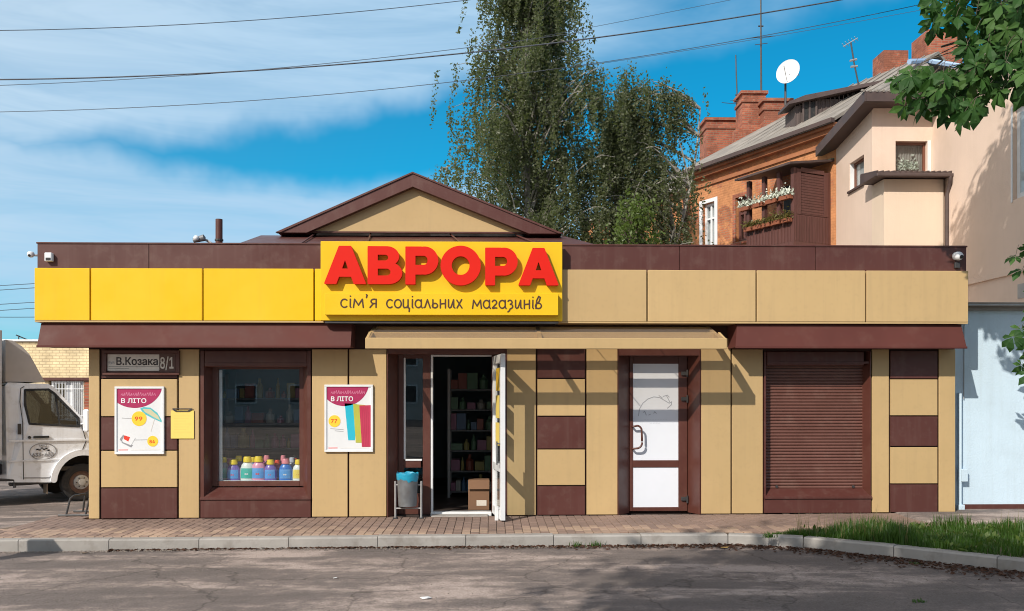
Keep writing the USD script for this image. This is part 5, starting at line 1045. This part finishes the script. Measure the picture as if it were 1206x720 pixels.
obj('roof_rib', cat([tube([(x, yF-.63, zf+.03), (x, yF-.5, zf+.07)], .04, 6) for x in np.arange(xl-.5, xr+.1, .19)]+[tube([fa+(fb-fa)*k, pk*.8+(fa+(fb-fa)*k)*.2], .03, 5) for k in np.linspace(.1, .9, 9)]), ROOFG, rf)
obj('ridge_flashing', cat([tube([pk+[-.9, -.6, -.2], pk+[.0, 0, .06], pk+[1.3, -.9, -.55]], .09, 6)]), flat('blue_flashing', (.30, .42, .60), .5), rf)

# ------------------------------------------------------------------ aerials and dish on the roofs
def thingat(n, l, c, p, g=None): return thing(n, l, c, p, 0, g)
p = W(896.5, 122, 36.4); m_ = thingat('aerial_mast', 'tall thin aerial mast rising above the brick chimneys', 'aerial', p)
obj('mast', tube([p, W(896, -6, 36.4)], [.045, .03], 8), DARKM, m_)
obj('dipole', cat([tube([W(880, 45.5, 36.4), W(913, 42.5, 36.4)], .014, 6), tube([W(889, 53, 36.4), W(904, 51, 36.2)], .014, 6), tube([W(893, 31, 36.4), W(899, 31, 36.4)], .03, 6)]), DARKM, m_)
p = W(869.5, 160, 37); m_ = thingat('television_aerial', 'short leaning aerial pole at the left end of the chimneys', 'aerial', p)
obj('mast', tube([p, W(866.5, 65, 37)], [.035, .025], 8), DARKM, m_); obj('element', cat([tube([W(850, 121, 37), W(882, 124, 37)], .012, 6), tube([W(866, 112, 37), W(872, 113, 37)], .03, 6), tube([W(860, 118, 37), W(878, 120, 36.6)], .012, 6)]), DARKM, m_)
p = W(1012, 104, 33); m_ = thingat('television_aerial', 'rake shaped television aerial on a bent pole above the dormer', 'aerial', p)
obj('mast', tube([p, W(1006, 75, 33), W(1002, 50, 33)], .03, 8), DARKM, m_); obj('element', cat([tube([W(993, 55, 33), W(1010, 45, 33)], .016, 6)]+[tube([W(994+i*3.6-2.2, 54-i*2.1-2.5, 33), W(994+i*3.6+2.2, 54-i*2.1+2.5, 33.3)], .010, 6) for i in range(5)]+[tube([W(1001, 72, 33), W(1009, 70, 33)], .04, 6), tube([W(1002, 79, 33), W(1010, 78, 33)], .04, 6)]), GALV, m_)
p = W(925, 124, 34.5); m_ = thingat('satellite_dish', 'large white satellite dish on a pole above the brick roof', 'satellite dish', p)
obj('pole', tube([p, W(925, 96, 34.5)], .045, 8), DARKM, m_)
dc = W(928.5, 85.5, 34.3); rr = .52
prof = [(rr*k/8, .20*(k/8)**2) for k in range(9)]+[(rr*k/8, .20*(k/8)**2-.02) for k in range(8, -1, -1)]
dm_ = revolve(prof, 36); v = np.array(dm_[0]); ax = np.array([-.55, -.78, .30]); ax /= np.linalg.norm(ax); e1 = np.cross([0, 0, 1], ax); e1 /= np.linalg.norm(e1); e2 = np.cross(ax, e1)
obj('dish', fixw((dc+v[:, :1]*e1*.86+v[:, 1:2]*e2+v[:, 2:]*ax-ax*.12, dm_[1])), WHITE, m_, smooth=40); obj('feed_arm', tube([dc-e2*.45, dc+ax*.55-e2*.1], .015, 6), GALV, m_); obj('side_arm', tube([dc-ax*.1, dc-ax*.1+RT*.38+[0, 0, -.04]], .02, 6), GALV, m_)

# ------------------------------------------------------------------ overhead wires
def wire(label, pts, d0, d1, r, n=40):
    xs = np.array([p[0] for p in pts], float); ys = np.array([p[1] for p in pts], float)
    co = np.polyfit(xs, ys, 2 if len(pts) > 2 else 1); x = np.linspace(xs[0], xs[-1], n); P = np.array([W(a, np.polyval(co, a), d0+(d1-d0)*(a-xs[0])/(xs[-1]-xs[0])) for a in x])
    tobj('overhead_wire', tube(P, r, 6), WIRE, label, 'wire', None, smooth=True)
wire('thin wire crossing the top left corner of the sky', [(-260, 32), (0, 36.5), (200, 31), (400, 15), (545, 0), (760, -28)], 14, 18, .0065)
wire('thickest dark wire climbing across the sky from left to right', [(-260, 91), (0, 92), (300, 86), (600, 58), (975, -1), (1300, -62)], 13, 13, .0095)
wire('thin wire just under the thickest one on the left', [(-260, 104), (0, 101.5), (200, 91), (350, 77), (560, 55), (700, 36)], 20, 22, .007)
wire('lowest long wire sagging towards the birch tree', [(-260, 131), (0, 131), (180, 126), (320, 117), (500, 101), (690, 76), (900, 42), (1100, 2)], 18, 19, .0065)
wire('faint wire right of the birch rising towards the aerials', [(640, 43), (760, 20), (900, -8)], 24, 26, .006)
wire('faint wire passing behind the tall aerial mast', [(680, 78), (800, 62), (980, 33), (1100, 6), (1300, -30)], 30, 31, .007)
for i, (a, b) in enumerate(((337, 333), (343, 337), (359, 355), (367, 361), (373, 374.5))):
    wire(('uppermost', 'second', 'middle', 'fourth', 'lowest')[i]+' of the short wires left of the yellow fascia', [(-200, a+ (4 if i < 4 else -3)*3), (0, a), (60, b-.4), (200, b-8)], 40, 46, .016)

# ================================================================== TREES
def birch(label, base, prof, zlo, zhi, n_limb, n_str, n_leaf, seed, size=.085, stems=2, mat=None, hang=(.8, 2.4), bend=.4, bark=None):
    """Weeping tree: stems, limbs ending on the crown outline, hanging strands of small leaves."""
    r = np.random.default_rng(seed); r2 = np.random.default_rng(seed+500); base = np.array(base, float); Tn = thing('birch_tree' if mat is None else 'young_tree', label, 'tree', base)
    tr, limbs, P = [], [], []
    stem_ends = []
    for k in range(stems):
        off = np.array([r.normal(0, .6)*(k > 0)+(.9*k if stems > 1 else 0)*bend, r.normal(0, .4)*(k > 0), 0]); top = base+off*1.4+[0, 0, zhi-base[2]-(.3 if k == 0 else r.uniform(1, 3))]
        t = np.linspace(0, 1, 14)[:, None]; path = base+off*t**.7*1.2+np.array([0, 0, 1])*t*(top[2]-base[2])+np.c_[.18*np.sin(t*7+k), .18*np.cos(t*5+k), 0*t]
        tr.append(tube(path, np.linspace(.17 if k == 0 else .12, .02, 14), 9)); stem_ends.append(path)
    for i in range(n_limb):
        z = zlo+(zhi-zlo)*r.random()**.85; a = (i*2.39996+r.normal(0, .5)) % (2*math.pi); R = np.interp(z, prof[0], prof[1])*(.68+.72*meshkit.noise(np.array([[math.cos(a)*1.9+seed, math.sin(a)*1.9, z*.75]]), seed)[0]); q_ = R*(.2+.8*math.sqrt(r.random()))*r.uniform(.62, 1.2)
        path = stem_ends[r.integers(len(stem_ends))]; E = np.array([base[0]+prof[2]*(z-zlo)/(zhi-zlo)+q_*math.cos(a), base[1]+q_*math.sin(a)*.8, z])
        zs = max(min(z-R*r.uniform(.5, 1.1), zhi-.5), zlo*.6); j = np.argmin(abs(path[:, 2]-zs)); S = path[j]
        M = (S+E)/2+[0, 0, .35*R*r.uniform(.2, 1)]; t = np.linspace(0, 1, 9)[:, None]; L_ = (1-t)**2*S+2*t*(1-t)*M+t**2*E
        L_[:, 2] -= .35*R*t[:, 0]**4; limbs.append(tube(L_[:8], np.linspace(.042, .006, 8), 5, False))
        ns = r2.poisson(n_str)
        for s in range(ns):
            tt = r2.uniform(.12, 1.04)**.8; o = (1-tt)**2*S+2*tt*(1-tt)*M+tt**2*E-np.array([0, 0, .35*R*tt**4])+r2.normal(0, .15, 3); hl = r2.uniform(*hang)*(.55+.45*r2.random())
            n = max(4, int(n_leaf*hl/2)); w = r2.random(n)
            d = np.array([math.cos(a), math.sin(a), 0])*r2.uniform(.0, .28)+r2.normal(0, .07, 3)*[1, 1, 0]
            P.append(o+np.outer(np.sqrt(w), d*hl)+np.outer(w, [0, 0, -hl])+r2.normal(0, .05, (n, 3))*(1.4-.8*w[:, None]))
    obj('trunk', cat(tr), bark or BIRCHB, Tn, smooth=60); obj('limbs', cat(limbs), bark or BIRCHB, Tn)
    P = np.vstack(P); P = P[P[:, 2] > base[2]+1.5]
    k = obj('crown', quads(P, size, r, squash=.62), mat or BIRCHL, Tn); tag(stage.GetPrimAtPath(k), kind='stuff')
    return Tn
b0 = W(622, HOR, 28); 
birch('tall weeping birch tree rising behind the shop gable', (b0[0], b0[1], -.15), ([3, 5.5, 7, 9, 11, 12.5, 14, 15.5, 17], [3.7, 3.7, 3.6, 3.5, 3.3, 2.7, 2.1, 1.75, 1.2], .3), 4.4, 16.9, 250, 12, 86, 29, size=.046, stems=3, bend=.35, hang=(.6, 2.4))
b1 = W(733, HOR, 28.6); birch('smaller weeping birch between the tall birch and orange house', (b1[0], b1[1], -.15), ([3, 6, 8, 9.5, 10.5, 11.8], [2.75, 2.75, 2.55, 2.1, 1.55, .8], .35), 4.2, 12.0, 160, 11, 80, 30, size=.046, stems=3, bend=.3, hang=(.6, 2.0))
b2 = W(748, HOR, 21); birch('low light green young tree peeping over the parapet', (b2[0], b2[1], -.15), ([3, 4.5, 5.5, 6.4], [.9, .95, .7, .2], 0), 3.6, 6.3, 45, 10, 46, 23, size=.045, stems=1, mat=YOUNGL, hang=(.3, .8), bark=BARK)
b3 = W(522, HOR, 33); birch('sparse low birch left of the tall one behind the roof slope', (b3[0], b3[1], -.15), ([3, 7, 9, 10.5], [1.2, 1.3, .9, .3], 0), 4.5, 10.4, 34, 8, 50, 24, size=.055, stems=1, hang=(.6, 1.6))

# ---- chestnut on the right: trunk outside the frame, one branch hanging into it
def palm_leaf(P, axis, nrm, L, r):
    """Hand-shaped leaf: leaflets fanned round the stalk end, folded and drooping."""
    axis = axis/np.linalg.norm(axis); nrm = nrm-(nrm@axis)*axis; nrm /= np.linalg.norm(nrm); side = np.cross(nrm, axis); V, F = [], []
    k = r.choice([5, 5, 6, 7]); 
    for i, a in enumerate(np.linspace(-118, 118, k)):
        a = math.radians(a+r.normal(0, 6)); l = L*(1-.36*(abs(a)/2.06)**1.5)*r.uniform(.9, 1.08); d = math.cos(a)*axis+math.sin(a)*side; s = np.cross(nrm, d); w = l*.225
        dn = -nrm*l; b = len(V)
        m = [P+d*l*t+dn*c for t, c in ((.05, 0), (.38, .04), (.68, .14), (.95, .36))]
        for (t, ww) in ((.38, .62), (.70, 1.0)):
            q = m[1] if t < .5 else m[2]; V_ = (q+s*w*ww-nrm*-.10*w*ww*2, q-s*w*ww-nrm*-.10*w*ww*2)
            m += list(V_)
        V += m; F += [[b, b+1, b+4], [b, b+5, b+1], [b+4, b+1, b+2], [b+4, b+2, b+6], [b+1, b+5, b+7], [b+1, b+7, b+2], [b+6, b+2, b+3], [b+2, b+7, b+3]]
    return np.array(V), np.array(F)
CT = thing('chestnut_tree', 'chestnut tree hanging a leafy branch into the upper right corner', 'tree', (10.2, -1.0, 0))
tk = np.array([[10.2, -1.0, -.1], [10.15, -1.0, 1.5], [10.1, -.9, 3], [9.9, -.6, 5], [9.7, 0, 8], [9.6, 1, 11]])
limbs = [tube([[10.1, -.9, 3.2], [8.9, -1.4, 4.7], [7.3, -1.9, 5.6], [5.9, -2.0, 5.9], [4.9, -1.8, 5.65]], [.10, .075, .05, .028, .012], 8),
         tube([[10.1, -.9, 3.0], [8.9, -1.0, 3.6], [7.6, -.9, 3.9], [6.6, -.8, 3.5]], [.08, .05, .03, .012], 8), tube([[10, -.8, 4], [8.5, 1.5, 7.5], [8, 4.5, 10.5]], [.12, .09, .04], 8), tube([[9.8, -.4, 6], [11.5, 1, 9], [12, 2, 12]], [.12, .08, .04], 8), tube([[9.9, -.6, 4.5], [11, -3, 7], [11.5, -4.5, 9]], [.12, .08, .04], 8)]
obj('trunk', tube(tk, [.30, .25, .22, .20, .14, .06], 12), BARK, CT, smooth=60); obj('limb', cat(limbs), BARK, CT, smooth=60)
r = np.random.default_rng(31)
branch = Polygon([(1096, -25), (1094, 22), (1102, 50), (1078, 76), (1051, 92), (1060, 108), (1066, 128), (1080, 136), (1096, 132), (1124, 133), (1142, 136), (1160, 112), (1190, 118), (1215, 112), (1230, 60), (1230, -25)])
box_hole = shapely.box(1086, 37, 1136, 80)
spots = []
tw = []
while len(spots) < 230:
    px, py = r.uniform(1045, 1235), r.uniform(-30, 140)
    if not branch.contains(Point(px, py)): continue
    if r.random() < .55 and py > 45 and px < 1100 and False: continue
    if box_hole.contains(Point(px, py)) and r.random() < .93: continue
    spots.append((px, py, float(np.interp(px, [1050, 1120, 1206], [10.8, 9.95, 9.6]))+r.uniform(-.35, .35)))
for px, py in ((1196, 302), (1204, 318), (1212, 292), (1193, 397), (1203, 388), (1212, 402), (1203, 430), (1210, 418), (1216, 372), (1214, 440)): spots.append((px, py, 11.5+r.uniform(-.25, .25)))
for _ in range(26): spots.append((r.uniform(1216, 1285), r.uniform(225, 400), r.uniform(10.8, 11.6)))
leaf_n = 0
for px, py, d in spots:
    P = W(px, py, d); ax = np.array([r.normal(0, .75), r.normal(-.25, .5), -.95+r.normal(0, .25)]); nm = np.array([r.normal(-.1, .35), -.85+r.normal(0, .3), .65+r.normal(0, .3)])
    v, f = palm_leaf(P, ax, nm, r.uniform(.155, .245), r); obj('leaf', (v, f), CHESTL, CT)
    q_ = P+np.array([.10, .05, .16])+r.normal(0, .04, 3); tw.append(tube([P, (P+q_)/2+[0, 0, .02], q_], [.0022, .0025, .003], 4, False))
for _ in range(46):
    px, py, d = spots[r.integers(230)]; P = W(px, py, d)+[.1, .05, .16]; q_ = P+np.array([r.uniform(.4, 1.1), .1, r.uniform(.05, .5)]); tw.append(tube([P, (P+q_)/2+[0, 0, .06], q_], [.004, .007, .010], 5, False))
k = obj('twigs', cat(tw), BARK, CT); tag(stage.GetPrimAtPath(k), kind='stuff')
def crown_mass(n, center, rad, seed, reject=True, L=(.16, .26), thin=.0):
    r = np.random.default_rng(seed); V, F, k, cnt = [], [], 0, 0
    clumps = np.array([center+np.array(rad)*c for c in (lambda g: g/np.linalg.norm(g, axis=1)[:, None]*r.uniform(.35, 1, (len(g), 1))**.6)(r.normal(size=(90, 3)))])
    while cnt < n:
        c = clumps[r.integers(len(clumps))]; P = c+r.normal(0, .42, 3)
        if reject:
            px, py, d = proj(P)
            if d > 0 and px < 1240 and py > -40: cnt += 1; continue
        v, f = palm_leaf(P, np.array([r.normal(0, .7), r.normal(0, .7), -.5]), np.array([r.normal(0, .4), r.normal(0, .4), 1.0]), r.uniform(*L), r)
        V.append(v); F.append(f+k); k += len(v); cnt += 1
    return np.vstack(V), np.vstack(F)
k = obj('crown', cat([crown_mass(6500, np.array([9.4, .8, 10.0]), (4.0, 4.6, 4.2), 33), crown_mass(4200, np.array([8.7, 4.4, 10.9]), (1.7, 1.9, 1.9), 34)]), CHESTF, CT); tag(stage.GetPrimAtPath(k), kind='stuff')
# tree on the near side of the road whose shade falls on the asphalt at the bottom right
ST = thing('street_tree', 'chestnut tree on the near side of the road, shading the asphalt at bottom right', 'tree', (-3.6, -15.5, -.12))
obj('trunk', tube([[-3.6, -15.5, -.2], [-3.55, -15.4, 2], [-3.3, -14.5, 4.5], [-2.6, -13, 7]], [.24, .2, .16, .05], 12), BARK, ST, smooth=60)
obj('limb', cat([tube([[-3.4, -14.9, 3.4], [-2.6, -13, 5.2], [-2.0, -11.6, 6.2]], [.1, .07, .02], 8)]), BARK, ST, smooth=60)
kk = cat([crown_mass(4200, np.array([-2.1, -11.45, 6.4]), (2.4, .85, 1.0), 41, True), crown_mass(560, np.array([-2.3, -10.0, 6.3]), (1.3, .6, .7), 44, True)])
k = obj('crown', kk, CHESTF, ST); tag(stage.GetPrimAtPath(k), kind='stuff')
# squat roadside post whose shadow lies across the kerb at the left
RP = thing('road_post', 'squat concrete post with square head on the near roadside, left of view', 'post', (-6.42, -3.10, -.13))
obj('post', hull([(-6.42+sx*a, -3.10+sy*a, z) for sx in (-1, 1) for sy in (-1, 1) for a, z in ((.10, -.2), (.08, .95))]), KERB, RP); obj('post_head', bbox(-6.42-.15, -6.42+.15, -3.25, -2.95, .951, 1.22, .03), KERB, RP)

# ================================================================== grass, litter of leaves, weeds
r = np.random.default_rng(51)
def blades(pts, hmin, hmax, r, w=.006, lean=.35):
    n = len(pts); a = r.uniform(0, 2*math.pi, n); h = r.uniform(hmin, hmax, n); d = np.c_[np.cos(a), np.sin(a), 0*a]; s = np.c_[-np.sin(a), np.cos(a), 0*a]*w*r.uniform(.7, 1.3, n)[:, None]; le = r.uniform(.05, lean, n)[:, None]
    z = np.array([0, 0, 1.0]); m = pts+z*h[:, None]*.55+d*h[:, None]*le*.35; t = pts+z*h[:, None]*(1-le*.35)+d*h[:, None]*le
    V = np.stack([pts-s, pts+s, m-s*.75, m+s*.75, t], 1).reshape(-1, 3); i = np.arange(n)[:, None]*5
    return V, np.concatenate([i+[0, 1, 3], i+[0, 3, 2], i+[2, 3, 4]])
G_ = []
while len(G_) < 30000:
    x = r.uniform(2.7, 9.5, 4000); ky = np.interp(x, [p[0] for p in kpts], [p[1] for p in kpts])+.17; bk = grass_back(x)
    y = ky+(bk-ky)*r.random(4000); dens = meshkit.noise(np.stack([x*2.2, y*2.2, 0*x], -1), 9); edge = np.clip((x-2.75)/.9, .06, 1)
    k = (bk > ky+.02) & (r.random(4000) < (.25+.75*dens)*edge) & (y > -5.2); G_ += list(np.c_[x, y, pz(x, y)*0+kz(x)-.04][k])
G_ = np.array(G_[:30000]); hh = meshkit.noise(np.stack([G_[:, 0]*1.7, G_[:, 1]*1.7, 0*G_[:, 0]], -1), 5)
tall = G_[hh > .56]; low = G_[hh <= .56]
m1, m2 = blades(low, .06, .17, r), blades(tall, .09, .27, r)
for m_, b_ in ((m1, low), (m2, tall)):
    k_ = np.repeat(np.clip((b_[:, 0]-2.7)/1.5, .25, 1), 5); z_ = np.repeat(b_[:, 2], 5); m_[0][:, 2] = z_+(m_[0][:, 2]-z_)*k_
tobj('grass', cat([m1, m2]), GRASSM, 'rough green grass behind the curving kerb on the right', 'grass', kind='stuff')
n = 420; sel = tall[r.integers(len(tall), size=n)]; sel = sel[sel[:, 0] > 3.3]
stk = blades(sel, .24, .38, r, .0032, .3)
tobj('seed_stalks', stk, leafmat('dry_stalk', [(0, (.20, .17, .08)), (1, (.34, .30, .18))], .2), 'thin dry seed stalks standing among the verge grass', 'grass stalks', kind='stuff')
sel = low[r.integers(len(low), size=160)]; lf_ = quads(np.repeat(sel, 6, 0)+np.c_[r.normal(0, .05, len(sel)*6), r.normal(0, .05, len(sel)*6), r.uniform(.03, .12, len(sel)*6)], .035, r, squash=.6)
tobj('ground_weeds', lf_, YOUNGL, 'low broad leaved weeds between the verge grass', 'weeds', kind='stuff')
# soil under the grass
xs = np.linspace(2.75, 9.6, 50); V = []; F = []
for x in xs: V += [(x, np.interp(x, [p[0] for p in kpts], [p[1] for p in kpts])+.10, kz(x)-.035), (x, grass_back(x)+.06, pz(x, grass_back(x))-.012)]
for i in range(len(xs)-1): F += [[2*i, 2*i+2, 2*i+3], [2*i, 2*i+3, 2*i+1]]
tobj('soil', (np.array(V), np.array(F)), paint('soil', (.10, .075, .05), .95, .3, 5), kind='structure')
# dry leaves swept against the kerb
kx = np.array([p[0] for p in kpts]); kyy = np.array([p[1] for p in kpts])
seg = np.r_[0, np.cumsum(np.hypot(np.diff(kx), np.diff(kyy)))]
n = 4000; t = seg[-1]*np.clip(r.beta(2.6, 1.1, n), .30, 1); x = np.interp(t, seg, kx); y = np.interp(t, seg, kyy); off = np.abs(r.normal(0, 1, n))*np.interp(x, [-2, 1.5, 3.5, 5], [.03, .10, .17, .24]); ang_ = np.where(x > 2.5, -.75, -1.57)
P = np.c_[x+np.where(x > 2.5, -.70, 0)*off, y-np.where(x > 2.5, .72, 1)*off-.012, 0*x]; P[:, 2] = gh(P[:, 0], P[:, 1])+.008+.012*r.random(n)
V, F = quads(P, .024, r, squash=.75); V = V.reshape(-1, 4, 3); V[:, :, 2] = P[:, None, 2]+(V[:, :, 2]-P[:, None, 2])*.35; 
tobj('fallen_leaves', (V.reshape(-1, 3), F), DEADL, 'dry brown leaves lying along the foot of the kerb', 'leaves', kind='stuff')
# grit band along the straight kerb
n = 2600; x = r.uniform(-6, 3.0, n); P = np.c_[x, np.interp(x, kx, kyy)-np.abs(r.normal(0, .055, n))-.012, 0*x]; P[:, 2] = gh(P[:, 0], P[:, 1])+.005
n2 = 2600; x = r.uniform(-6, 6, n2); y = r.uniform(-5.2, -1.9, n2); P2 = np.c_[x, y, gh(x, y)+.004]
pb = []
ico = trimesh.creation.icosahedron(); iv, iff = np.array(ico.vertices), np.array(ico.faces)
PP = np.vstack([P, P2]); sc = np.r_[r.uniform(.003, .010, n), r.uniform(.0022, .0065, n2)]
VV = (iv[None]*sc[:, None, None]*np.array([1.2, 1, .7])+PP[:, None]).reshape(-1, 3); FFF = (iff[None]+np.arange(len(PP))[:, None, None]*len(iv)).reshape(-1, 3)
tobj('gravel', (VV, FFF), paint('grit', (.22, .185, .16), .9, .35, 30), 'loose grit and pebbles along the kerb and on the road', 'grit', kind='stuff')
def tuft(label, px, py, d, n, seed, grp=None):
    r = np.random.default_rng(seed); p = W(px, py, d); z = gh(p[0], p[1]) if py > 634 else kz(p[0]); P = np.c_[p[0]+r.normal(0, .035, n), p[1]+r.normal(0, .02, n), np.full(n, z)]
    tobj('weed', blades(P, .02, .10 if py < 660 else .035, r, .005, .9), GRASSM, label, 'weed', grp)
tuft('tiny green weed at the kerb foot below the striped wall', 680, 638.5, 10.35, 40, 61); tuft('green weed growing from the kerb joint, slightly right of the first', 702, 637.5, 10.36, 50, 62); tuft('grass tuft at the start of the curved kerb', 905, 629, 10.2, 70, 63)
tuft('small weed growing below the kerb right edge', 1078, 664, 9.2, 30, 64); tuft('thin flat weed on the road at the bottom right', 1082, 713, 7.5, 30, 65)
# scraps of paper on the road
def scrap(label, px, py, d, s, mat): 
    p = W(px, py, d); z = gh(p[0], p[1]); r_ = np.random.default_rng(int(px)); v = [(p[0]+s*math.cos(a)*r_.uniform(.7, 1.2), p[1]+s*.7*math.sin(a)*r_.uniform(.7, 1.2), z+.006+.012*r_.random()) for a in np.linspace(0, 2*math.pi, 7)[:-1]]
    tobj('litter_scrap', hull(v+[(a, b, c-.004) for a, b, c in v]), mat, label, 'litter')
scrap('white paper scrap lying on the road below the entrance', 501, 704.5, 7.7, .045, PAPER); scrap('small white scrap on the road below the window', 395, 679, 8.6, .022, PAPER)
scrap('pale stone chip lying at the foot of the left kerb', 99, 646.5, 10.1, .045, SAND); scrap('yellowish dry leaf scrap at the bend of the kerb', 852, 633.5, 10.25, .06, flat('ochre_scrap', (.42, .26, .08), .8))

# ================================================================== apartment block across the road (seen in the window glass)
AB = thing('apartment_block', 'grey apartment block with white balconies across the road, mirrored in the window', 'building', (-6, -62, -.2))
ay = -62.0
obj('wall', box(-40, 32, ay-12, ay, -.3, 17), paint('block_wall', (.38, .36, .34), .85, .1, .3), AB)
for fl in range(5):
    for k in range(16):
        x = -39+k*4.4; z = 1.2+fl*3.1
        w_ = obj('window', box(x, x+1.8, ay+.001, ay+.08, z, z+1.6), WHITE, AB); obj('pane', box(x+.12, x+1.68, ay+.081, ay+.09, z+.12, z+1.48), BLACK, w_)
        if fl and k % 3 == 0: obj('balcony', cat([box(x-.4, x+3.6, ay+.12, ay+1.4, z-.9, z-.75), box(x-.4, x+3.6, ay+1.3, ay+1.4, z-.749, z+.35), box(x-.4, x-.3, ay+.12, ay+1.299, z-.749, z+.35), box(x+3.5, x+3.6, ay+.12, ay+1.299, z-.749, z+.35)]), WHITE, AB)
